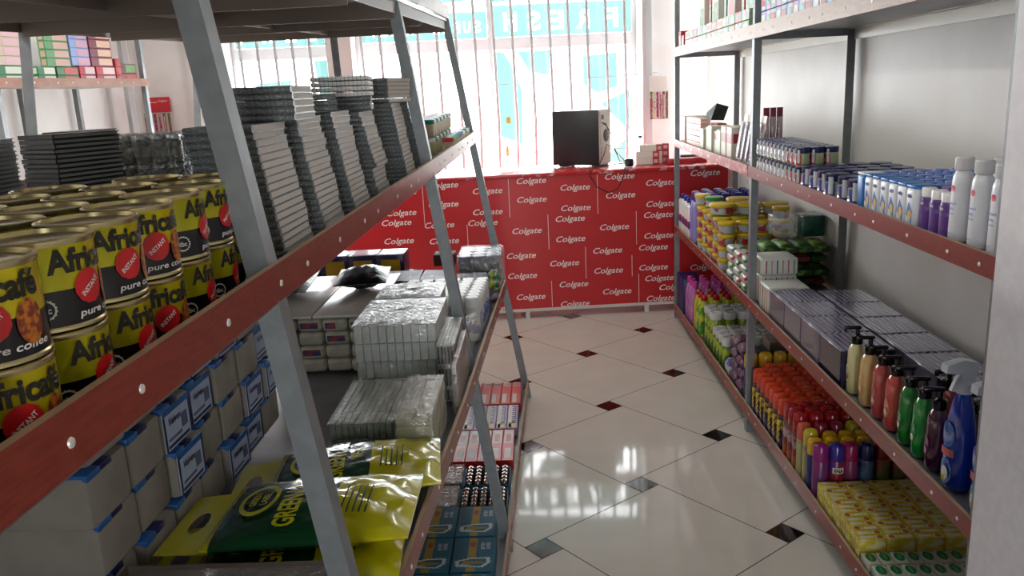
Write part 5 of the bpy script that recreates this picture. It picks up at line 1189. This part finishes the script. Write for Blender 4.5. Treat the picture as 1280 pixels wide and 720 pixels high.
for j in range(4):
    for i in range(3):
        s = 4.36+.072*i; w1.place(.950+j*.073, s, yS1(s)+.001, 0, 'tall green jar with white lid, %s in row %s of the taller group' % (ORD[i], ['one', 'two', 'three', 'four'][j]), 'tall white-lidded jars')
for j in range(4):
    for i in range(4):
        s = 4.06+.072*i; w2.place(.950+j*.073, s, yS1(s)+.001, 0, 'shorter green jar with white lid, %s in row %s of the shorter group' % (ORD[i], ['one', 'two', 'three', 'four'][j]), 'short white-lidded jars')
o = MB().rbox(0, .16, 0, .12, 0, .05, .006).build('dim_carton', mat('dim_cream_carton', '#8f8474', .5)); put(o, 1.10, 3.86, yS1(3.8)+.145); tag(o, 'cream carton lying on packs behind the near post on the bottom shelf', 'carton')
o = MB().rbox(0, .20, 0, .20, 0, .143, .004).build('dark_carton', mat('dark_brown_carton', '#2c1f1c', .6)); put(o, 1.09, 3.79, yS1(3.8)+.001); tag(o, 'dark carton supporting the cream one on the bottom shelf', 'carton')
spk = mat('sponge_pack_pink', '#6f3a48', .5, col2='#3a3a6a', scale=26, contrast=(.45, .58), bump=.4)
for k in range(4):
    for n in range(2):
        o = MB().pillow(-.035, .05, -.058, .058, 0, .058, 8, 0, wob=.004, seed=k+n*7, power=.3, edge=.3).build('steel_wool_pack', spk); put(o, .952+.0*n, 3.708+n*.124, yS1(3.6)+.001+k*.059, .025*((k+n) % 3-1)); tag(o, 'pink and violet mesh pack, %s of the pile %s the post' % (TL[k], ['just beside', 'further beyond'][n]), 'mesh pack', 'pink mesh packs')
o = MB().pillow(-.022, .03, -.044, .044, 0, .09, 8, 0, wob=.004, seed=2, edge=.4).build('blue_sachet_pack', mat('sachet_blue_white', '#c3c6cf', .35, col2='#2a52a8', scale=26, contrast=(.48, .54))); put(o, .938, 3.945, yS1(3.9)+.001); tag(o, 'blue and white sachet pack below the white-lidded jars', 'sachet pack')
# ---- insect sprays and air fresheners
def make_can(nm, cat, body, cap, h, r0=.0265, dome=.5, label=None, band=None):
    r = thing(nm, cat, cat); hb = h*.70
    MB().lathe([(r0*.95, 0), (r0, .003), (r0, hb), (r0*.85, hb+.006)], 22, 0).build('can_body', body, r)
    MB().lathe([(r0*.97, hb), (r0*1.0, hb+.003), (r0*.97, h-.014), (r0*.80, h-.004), (r0*.45, h)], 22, 0).build('can_cap', cap, r)
    if label: MB().lathe([(r0+.0003, hb*.55), (r0+.0003, hb*.86)], 22, 0, caps=False).build('can_label', label, r)
    if band: MB().lathe([(r0+.0003, hb*.12), (r0+.0003, hb*.36)], 22, 0, caps=False).build('lower_band', band, r)
    return r
orc = mat('cap_orange', '#d8421a', .25, coat=.4); rdc = mat('cap_dark_red', '#a8141a', .25, coat=.4); yec = mat('cap_yellow', '#d9a816', .25, coat=.3); dmb = mat('doom_body', '#141638', .3, col2='#c25a1c', scale=16, contrast=(.58, .64)); dml = mat('doom_label', '#d9b51c', .35, col2='#15152c', scale=70, contrast=(.5, .55))
doom = make_can('insect_spray', 'spray can', dmb, orc, .205, .0295, label=dml, band=mat('band_violet', '#3d2f6a', .35))
face_text(doom, 'DOOM', .095, .026, .0300, PI, .078, dml, rot=1, bold=.05) if False else face_text(doom, 'DOOM', .085, .024, .0300, PI, .075, mat('doom_yellow', '#e2c21e', .35), rot=1, bold=.05)
dp = Proto(doom)
for j in range(5):
    for i in range(9):
        s = 3.06+i*.0625
        if 3.45 < s < 3.55 and j == 0: continue
        if i > 7: continue
        dp.place(.942+j*.063+(.03 if i % 2 else 0)*0, s, yS1(s)+.001, random.uniform(-.3, .3), 'orange-capped insect spray can, %s in row %s' % (ORD[i], ['one', 'two', 'three', 'four', 'five'][j]), 'orange-capped insect sprays')
for j in range(3):
    for i in range(2): 
        o = MB().rbox(0, .05, 0, .05, 0, .075, .02, 0, seg=3)
ysp = Proto(make_can('polish_can', 'spray can', mat('polish_body', '#23245c', .3), yec, .225, .030))
for j in range(5): ysp.place(.945+j*.066, 3.605, yS1(3.6)+.001, 0, 'yellow-capped can just beyond the near post, %s from the aisle' % ['first', 'second', 'third', 'fourth', 'fifth'][j], 'yellow-capped cans beyond the post')
redb = mat('freshener_body_red', '#8a2a2c', .3, col2='#3f7a34', scale=18, contrast=(.55, .62)); rp = Proto(make_can('air_freshener', 'spray can', redb, rdc, .222, .0265, label=mat('label_white_flower', '#b9b3b4', .4, col2='#8a3a44', scale=40), band=mat('band_orange', '#a8502c', .35)))
for j in range(6):
    for i in range(3):
        s = 2.865+i*.0575; rp.place(.938+j*.057, s, yS1(s)+.001, random.uniform(0, 6), 'red-capped air freshener, %s in row %s' % (ORD[i], ['one', 'two', 'three', 'four', 'five', 'six'][j]), 'red-capped air fresheners')
mixc = [mat('cap_coral', '#c8583c', .25, coat=.4), mat('cap_lime', '#c8b428', .25, coat=.4), mat('cap_maroon', '#8c1f3a', .25, coat=.4)]
bodyc = mat('freshener_body_cream', '#a8a06c', .35, col2='#7a3a4a', scale=16, contrast=(.55, .62)); bodyb = mat('freshener_body_blue', '#20286e', .3)
mp = [Proto(make_can('air_freshener', 'spray can', bodyc, m, .205, .0255)) for m in mixc]; yp = Proto(make_can('air_freshener', 'spray can', bodyb, yec, .192, .0255))
MXN = ['coral', 'lime', 'maroon']
for j in range(6):
    ci = [0, 2, 2, 1, 1, 2][j]; mp[ci].place(.936+j*.0565, 2.812, yS1(2.8)+.001, 0, '%s-capped can in the row behind the yellow caps, %s from the aisle' % (MXN[ci], ['first', 'second', 'third', 'fourth', 'fifth', 'sixth'][j]), 'mixed caps row')
mp[1].place(.940, 2.755, yS1(2.8)+.010-.009, 0, 'lime-capped can at the aisle side beside the yellow caps', 'mixed caps row')
for j in range(6):
    yp.place(.952+j*.0545 if j else .990, 2.755 if j else 2.758, yS1(2.75)+.001, 0, 'yellow-capped can, far row, %s from the aisle' % ['first', 'second', 'third', 'fourth', 'fifth', 'sixth'][j], 'yellow-capped air fresheners') if j else None
    if j < 5: yp.place(.938+j*.056, 2.702, yS1(2.7)+.001, 0, 'yellow-capped can, near row, %s from the aisle' % ['first', 'second', 'third', 'fourth', 'fifth'][j], 'yellow-capped air fresheners')
front = [('magenta', '#8f1f72', '#6a2f6a', None), ('violet-blue', '#3a2a8f', '#8a1f2a', 'ENA'), ('deep pink', '#a01858', '#7a2f5c', None), ('navy', '#121c5c', '#4a6a8c', None), ('dark red', '#8f1018', '#5a5a2c', None), ('crimson', '#971420', '#6a5a2a', None)]
for j, (nm_, cc, bc, tx) in enumerate(front):
    r = make_can('body_spray', 'spray can', mat('can_body_'+nm_, bc, .3, col2=cc, scale=18, contrast=(.5, .6)), mat('can_cap_'+nm_, cc, .25, coat=.3), .195, .0265, band=mat('can_band_'+nm_, ['#7a4a72', '#8a2030', '#b8b88a', '#1f5a3a', '#7a3a1c', '#6a6a2c'][j], .35) if j != 0 else None)
    if tx:
        r0 = .0268; vs = [Vector((x, y, 0)) for x in [-.020+.040*q/8 for q in range(9)] for y in (-.0105, .0105)]
        MB().add(cyl_map(vs, r0, -PI/2, .105), [(2*i, 2*i+2, 2*i+3, 2*i+1) for i in range(8)]).build('white_panel', lblwhite, r)
        face_text(r, tx, .030, .014, r0+.0008, -PI/2, .105, lblblack, bold=.04)
    s = (2.690, 2.645, 2.650, 2.652, 2.655, 2.657)[j]; t = (.932 if j == 0 else .917+j*.0535)
    if j == 0: s = 2.648; t = .930
    if j == 1: t = .985; s = 2.640
    put(r, (.939, .993, 1.040, 1.095, 1.150, 1.205)[j], 2.645, yS1(2.65)+.001, .0); r['label'] = '%s-capped spray can in the near row facing the yellow soaps' % nm_; r['group'] = 'near row of body sprays'
# ---- bars of soap in printed wrap
ys = mat('soap_wrap_yellow', '#c9b42a', .3, col2='#d9d3a8', scale=32, contrast=(.48, .60), stretch=(1, 1, 1)); yo = mat('soap_wrap_orange_mark', '#a8541c', .35); yl = mat('soap_wrap_green_mark', '#5a7a2a', .4)
def make_soap():
    w, l, h = .084, .0262, .034
    r = thing('soap_bar', 'soap', 'soap bar'); MB().rbox(0, w-.001, 0, l-.0008, 0, h, .003, 0, seg=2).build('wrapper', ys, r)
    MB().lathe([(.0085, h), (.0080, h+.0006)], 12, 0, cx=w*.80, cy=l*.5, sx=1.1, sy=1.1).build('orange_mark', yo, r) if True else None
    MB().rbox(w*.12, w*.55, l*.25, l*.75, h-.001, h+.0006, .0003, 0, seg=1).build('name_panel', mat('soap_panel_pale', '#cfc8b0', .4), r)
    return r
so = Proto(make_soap())
CO = ['first', 'second', 'third', 'fourth']
for tier in (0, 1):
    for c in range(4):
        for k in range(14):
            if tier == 0 and 0 < c < 3 and 0 < k < 13: continue
            s = 2.232+k*.0268; fl = (k*7+c*5+tier) % 3 == 0; so.place(.916+c*.0855+.002*(k % 3)+(.083 if fl else 0), s+(.0254 if fl else 0), yS1(2.232)+.001+tier*.0345, (PI if fl else 0),
                'yellow wrapped soap bar, %s tier, column %s from the aisle, %s' % (['lower', 'upper'][tier], CO[c], ORD[k]), 'yellow wrapped soap bars')
gs = mat('soap_wrap_white', '#b9bcae', .35); gg = mat('soap_wrap_green', '#0f6a34', .3)
def make_gsoap():
    r = thing('green_oval_soap', 'soap', 'soap bar'); MB().rbox(0, .0395, 0, .062, 0, .031, .005, 0, seg=2).build('wrapper', gs, r)
    n = 18; MB().prism([(.02+math.cos(2*PI*k/n)*.0145, .034+math.sin(2*PI*k/n)*.022) for k in range(n)], .0308, .0316, 0).build('green_oval', gg, r)
    n = 10; MB().prism([(.02+math.cos(2*PI*k/n)*.003, .034+math.sin(2*PI*k/n)*.016) for k in range(n)], .0316, .0320, 0).build('oval_highlight', mat('oval_pale', '#4f9a68', .3), r); return r
go = Proto(make_gsoap())
for row in range(3):
    for k in range(7):
        s = 2.160-row*.067; go.place(.916+k*.0415+.004*row, s, yS1(2.1)+.001+.010*0, -.03, 'white soap bar with green oval, %s row from the yellow bars, %s from the aisle' % (CO[row], ['first', 'second', 'third', 'fourth', 'fifth', 'sixth', 'seventh'][k]), 'green oval soap bars')
# ================================================================== counter top, walls
pc = thing_w('computer_tower', 'black desktop computer tower standing on the red counter, back towards the aisle side', 'computer', (.745, 5.88, 1.022), -.60)
MB().rbox(-.225, .14, -.09, .09, 0, .375, .004).build('case', mat('computer_black', '#15181c', .4, col2='#1b1f24', scale=6), pc)
bk_ = mat('computer_back_metal', '#9a958a', .45, .2)
MB().box(.140, .1425, -.088, .088, .004, .371).build('back_panel', bk_, pc)
dk = mat('port_dark', '#1a1a1c', .5)
for nm, y0, y1, z0, z1 in (('power_supply', -.07, .07, .285, .36), ('port_cluster', -.07, -.02, .14, .27), ('expansion_slots', -.06, .07, .03, .125)):
    MB().box(.1425, .1445, y0, y1, z0, z1).build(nm, mat('port_metal', '#8f8b80', .4, .3), pc)
MB().lathe([(.045, 0), (.042, .002)], 20, 0, xf=XF((.1445, .02, .20), (0, 1, 0), (0, 0, 1))).build('fan_grille', dk, pc)
MB().box(.1445, .1465, -.05, -.015, .31, .34).build('power_socket', dk, pc); MB().box(.1445, .147, -.02, .03, .272, .280).build('slot_vent', dk, pc)
for x in (-.16, .10): MB().rbox(x-.03, x+.03, -.07, .07, -.013, 0, .003).build('foot', dk, pc)
o = MB().tube([(.815, 5.80, 1.325), (.86, 5.74, 1.30), (.90, 5.70, 1.22), (.915, 5.66, 1.12), (.94, 5.64, 1.05), (.99, 5.66, 1.045)], .0035, 7).build('power_cable', black_pl); tag(o, 'black power cable curving down from the back of the computer', 'cable')
o = MB().tube([(.99, 5.63, 1.04), (.90, 5.60, 1.035), (.80, 5.58, 1.03), (.72, 5.54, 1.022), (.714, 5.506, 1.016), (.712, 5.498, .98), (.76, 5.50, .90), (.84, 5.50, .855), (.90, 5.50, .88), (.94, 5.50, .96), (.95, 5.502, 1.02), (.985, 5.60, 1.04)], .0035, 7).build('hanging_cable', black_pl); tag(o, 'black cable looping down over the red counter front', 'cable')
o = MB().tube([(.98, 5.66, 1.045), (.90, 5.70, 1.14), (.86, 5.70, 1.165), (.84, 5.68, 1.10), (.80, 5.66, 1.03), (.85, 5.62, 1.02)], .003, 7).build('loose_cable', black_pl); tag(o, 'thin black cable making a pointed loop behind the plug', 'cable')
o = MB().rbox(-.028, .028, -.025, .025, 0, .055, .012, 0, seg=3).build('plug_adapter', mat('plug_maroon_black', '#241318', .3)); o.location = (1.0, 5.63, 1.012); tag(o, 'dark plug adapter on the counter edge where the cables meet', 'plug')
# toothpaste cartons on the counter
tcw = mat('counter_box_white', '#dfd9cf', .4); tcr = mat('counter_box_red', '#b0222c', .35)
def cbox(x, y, z, n, label, L=.17):
    r = thing_w('toothpaste_carton', label, 'toothpaste box', (x, y, z), -.12, 'toothpaste cartons on the counter')
    MB().rbox(0, .115, 0, .05, 0, .044, .0015, 0, seg=1).build('carton', tcw, r); MB().rbox(.115, .160, 0, .05, 0, .044, .0015, 0, seg=1).build('red_end', tcr, r)
    MB().box(.122, .150, -.0008, 0, .010, .034).build('printed_panel', mat('counter_box_print', '#d9a8a0', .4), r)
for k in range(3): cbox(1.07+.025*(k == 2), 5.74, 1.010+k*.045, k, 'white and red toothpaste carton in the counter pile, %s' % ['lowest of the left column', 'middle of the left column', 'topmost of the left column'][k])
for k in range(3): cbox(1.155+.0*k, 5.82, 1.010+k*.045, k, 'white and red toothpaste carton behind the first pile, %s' % ['lowest', 'middle', 'topmost'][k])
for k in range(2):
    o = MB().rbox(0, .19, 0, .05, 0, .035, .002).build('red_carton', tcr); o.location = (1.27+.10*k, 5.66+.06*k, 1.010); tag(o, 'flat red carton on the counter, %s' % ['left one near the pile', 'right one half behind the rack post'][k], 'toothpaste box', 'flat red cartons')
o = MB().lathe([(.028, 0), (.030, .004), (.030, .10), (.014, .15), (.012, .17)], 16, 0).build('clear_bottle', film('clear_bottle_plastic', '#f2f5f5', .25, .1, .2, 5, 0)); o.location = (1.15, 6.0, 1.010)
MB().lathe([(.014, .17), (.014, .185)], 12, 0).build('bottle_cap', black_pl, o); tag(o, 'clear bottle with small black cap behind the toothpaste cartons', 'bottle')
# toothbrush display cards
def brush_display(loc, header, label, w=.145, rz=0):
    r = thing_w('toothbrush_display', label, 'toothbrush display', loc, rz); x = loc
    MB().rbox(-w/2, w/2, -.002, 0, 0, .115, .0008, 0, seg=1).build('header_card', header, r)
    MB().tube([(-w/2-.02, -.02, .0), (w/2+.02, -.02, .0)], .002, 6).build('hanging_rod', barmat, r)
    cc = ['#8c2c3a', '#b8c08a', '#a82850', '#c9b0b4', '#8f2038', '#6f8f4a', '#8a1f2c']
    for k in range(6):
        px = -w/2+.012+k*(w-.024)/5
        q = MB(); q.rbox(px-.010, px+.010, -.030, -.024, -.215, -.005, .002); c_ = q.build('toothbrush_pack', mat('brush_pack_%d' % k, cc[k], .35, col2=cc[(k+1) % 7], scale=40, contrast=(.5, .6)), r)
        MB().tube([(px, -.033, -.20), (px, -.035, -.12), (px, -.033, -.03)], [.004, .0028, .004], 6).build('toothbrush', mat('brush_stick_%d' % (k % 3), ['#a8243a', '#d8d8c8', '#7a1f4a'][k % 3], .3), c_)
    return r
brush_display((1.405, 6.565, 1.50), mat('header_white_red', '#e2dcd6', .3), 'toothbrush display card with pale header hanging right of the wide window')
bd = brush_display((-2.46, 6.56, 1.515), mat('header_red', '#c81e2c', .35), 'toothbrush display card with red header hanging on the left of the back wall', .20)
vs, fs = text_geo('Colgate', .07, .018, .25, .01); MB().add(vs, fs, xf=XF((.045, -.0028, .085), (1, 0, 0), (0, 0, 1))).build('lettering', lblwhite, bd)
MB().box(-.09, .0, -.003, -.002, .075, .079).build('printed_line', lblwhite, bd)
# extension lead lying behind the right post on the counter
o = MB().rbox(-.10, .10, -.04, .04, 0, .045, .012, 0, seg=2).build('black_case', mat('soft_black_case', '#141414', .5)); o.location = (1.50, 5.86, 1.010); tag(o, 'small black case on the counter behind the right rack', 'case')
# ================================================================== wall rack packs
wm = {}
def wbox(s, z, l, h, c1, c2, label, grp):
    key = (l, h, c1, c2)
    if key not in wm: wm[key] = (MB().rbox(0, .05, 0, l, 0, h, .0015, 0, seg=1).mesh('toothpaste_box', mat('wall_'+c1, c1, .35)), MB().box(.05, .0508, l*.34, l*.96, h*.12, h*.88).mesh('printed_band', mat('wall_'+c2, c2, .35)), MB().box(.012, .04, -.0008, 0, h*.15, h*.85).mesh('printed_band', mat('wall_'+c2, c2, .35)))
    t = wt(s)-.105
    o = bpy.data.objects.new('toothpaste_box', wm[key][0]); C.objects.link(o); put(o, t+.02, s, z, -.2); tag(o, label, 'toothpaste box', grp)
    for me in wm[key][1:]:
        b = bpy.data.objects.new('printed_band', me); C.objects.link(b); b.parent = o
zw = 1.713
def wstack(s, l, n, h, c1, c2, nm, z=zw):
    for k in range(n): wbox(s, z+k*(h+.001), l, h, c1, c2, '%s toothpaste box, %s of %s' % (nm, (TL+['sixth', 'seventh', 'eighth'])[k], 'its stack on the far left rack'), nm+' stack on the wall rack')
wstack(4.40, .23, 2, .046, '#2f7a4c', '#cfd8cc', 'leftmost green and white'); wstack(4.42, .21, 4, .048, '#c9b8a8', '#d8b4bc', 'leftmost cream and pink', zw+.095)
wstack(4.70, .13, 2, .046, '#2f7a4c', '#d9dccb', 'second green and white'); wstack(4.84, .17, 2, .046, '#2c6e3c', '#c94f48', 'green with red band'); wstack(4.78, .18, 5, .046, '#5f9a68', '#cfa89a', 'pale green striped', zw+.095)
wstack(5.02, .13, 2, .050, '#b8243a', '#d8c0c0', 'left crimson'); wstack(4.97, .15, 4, .050, '#8fa6dc', '#d0a0b8', 'pale blue and pink', zw+.103)
wstack(5.16, .17, 2, .050, '#b8243a', '#dcc4c4', 'right crimson'); wstack(5.13, .19, 4, .052, '#7a1f3c', '#e0b8a0', 'maroon and peach', zw+.103)
wstack(5.335, .05, 3, .050, '#b01c28', '#c83c40', 'narrow all-red'); wstack(5.375, .155, 1, .060, '#a8202a', '#c8584c', 'low wide red'); wstack(5.375, .155, 1, .060, '#5f1f22', '#6fa05a', 'red and green', zw+.062)
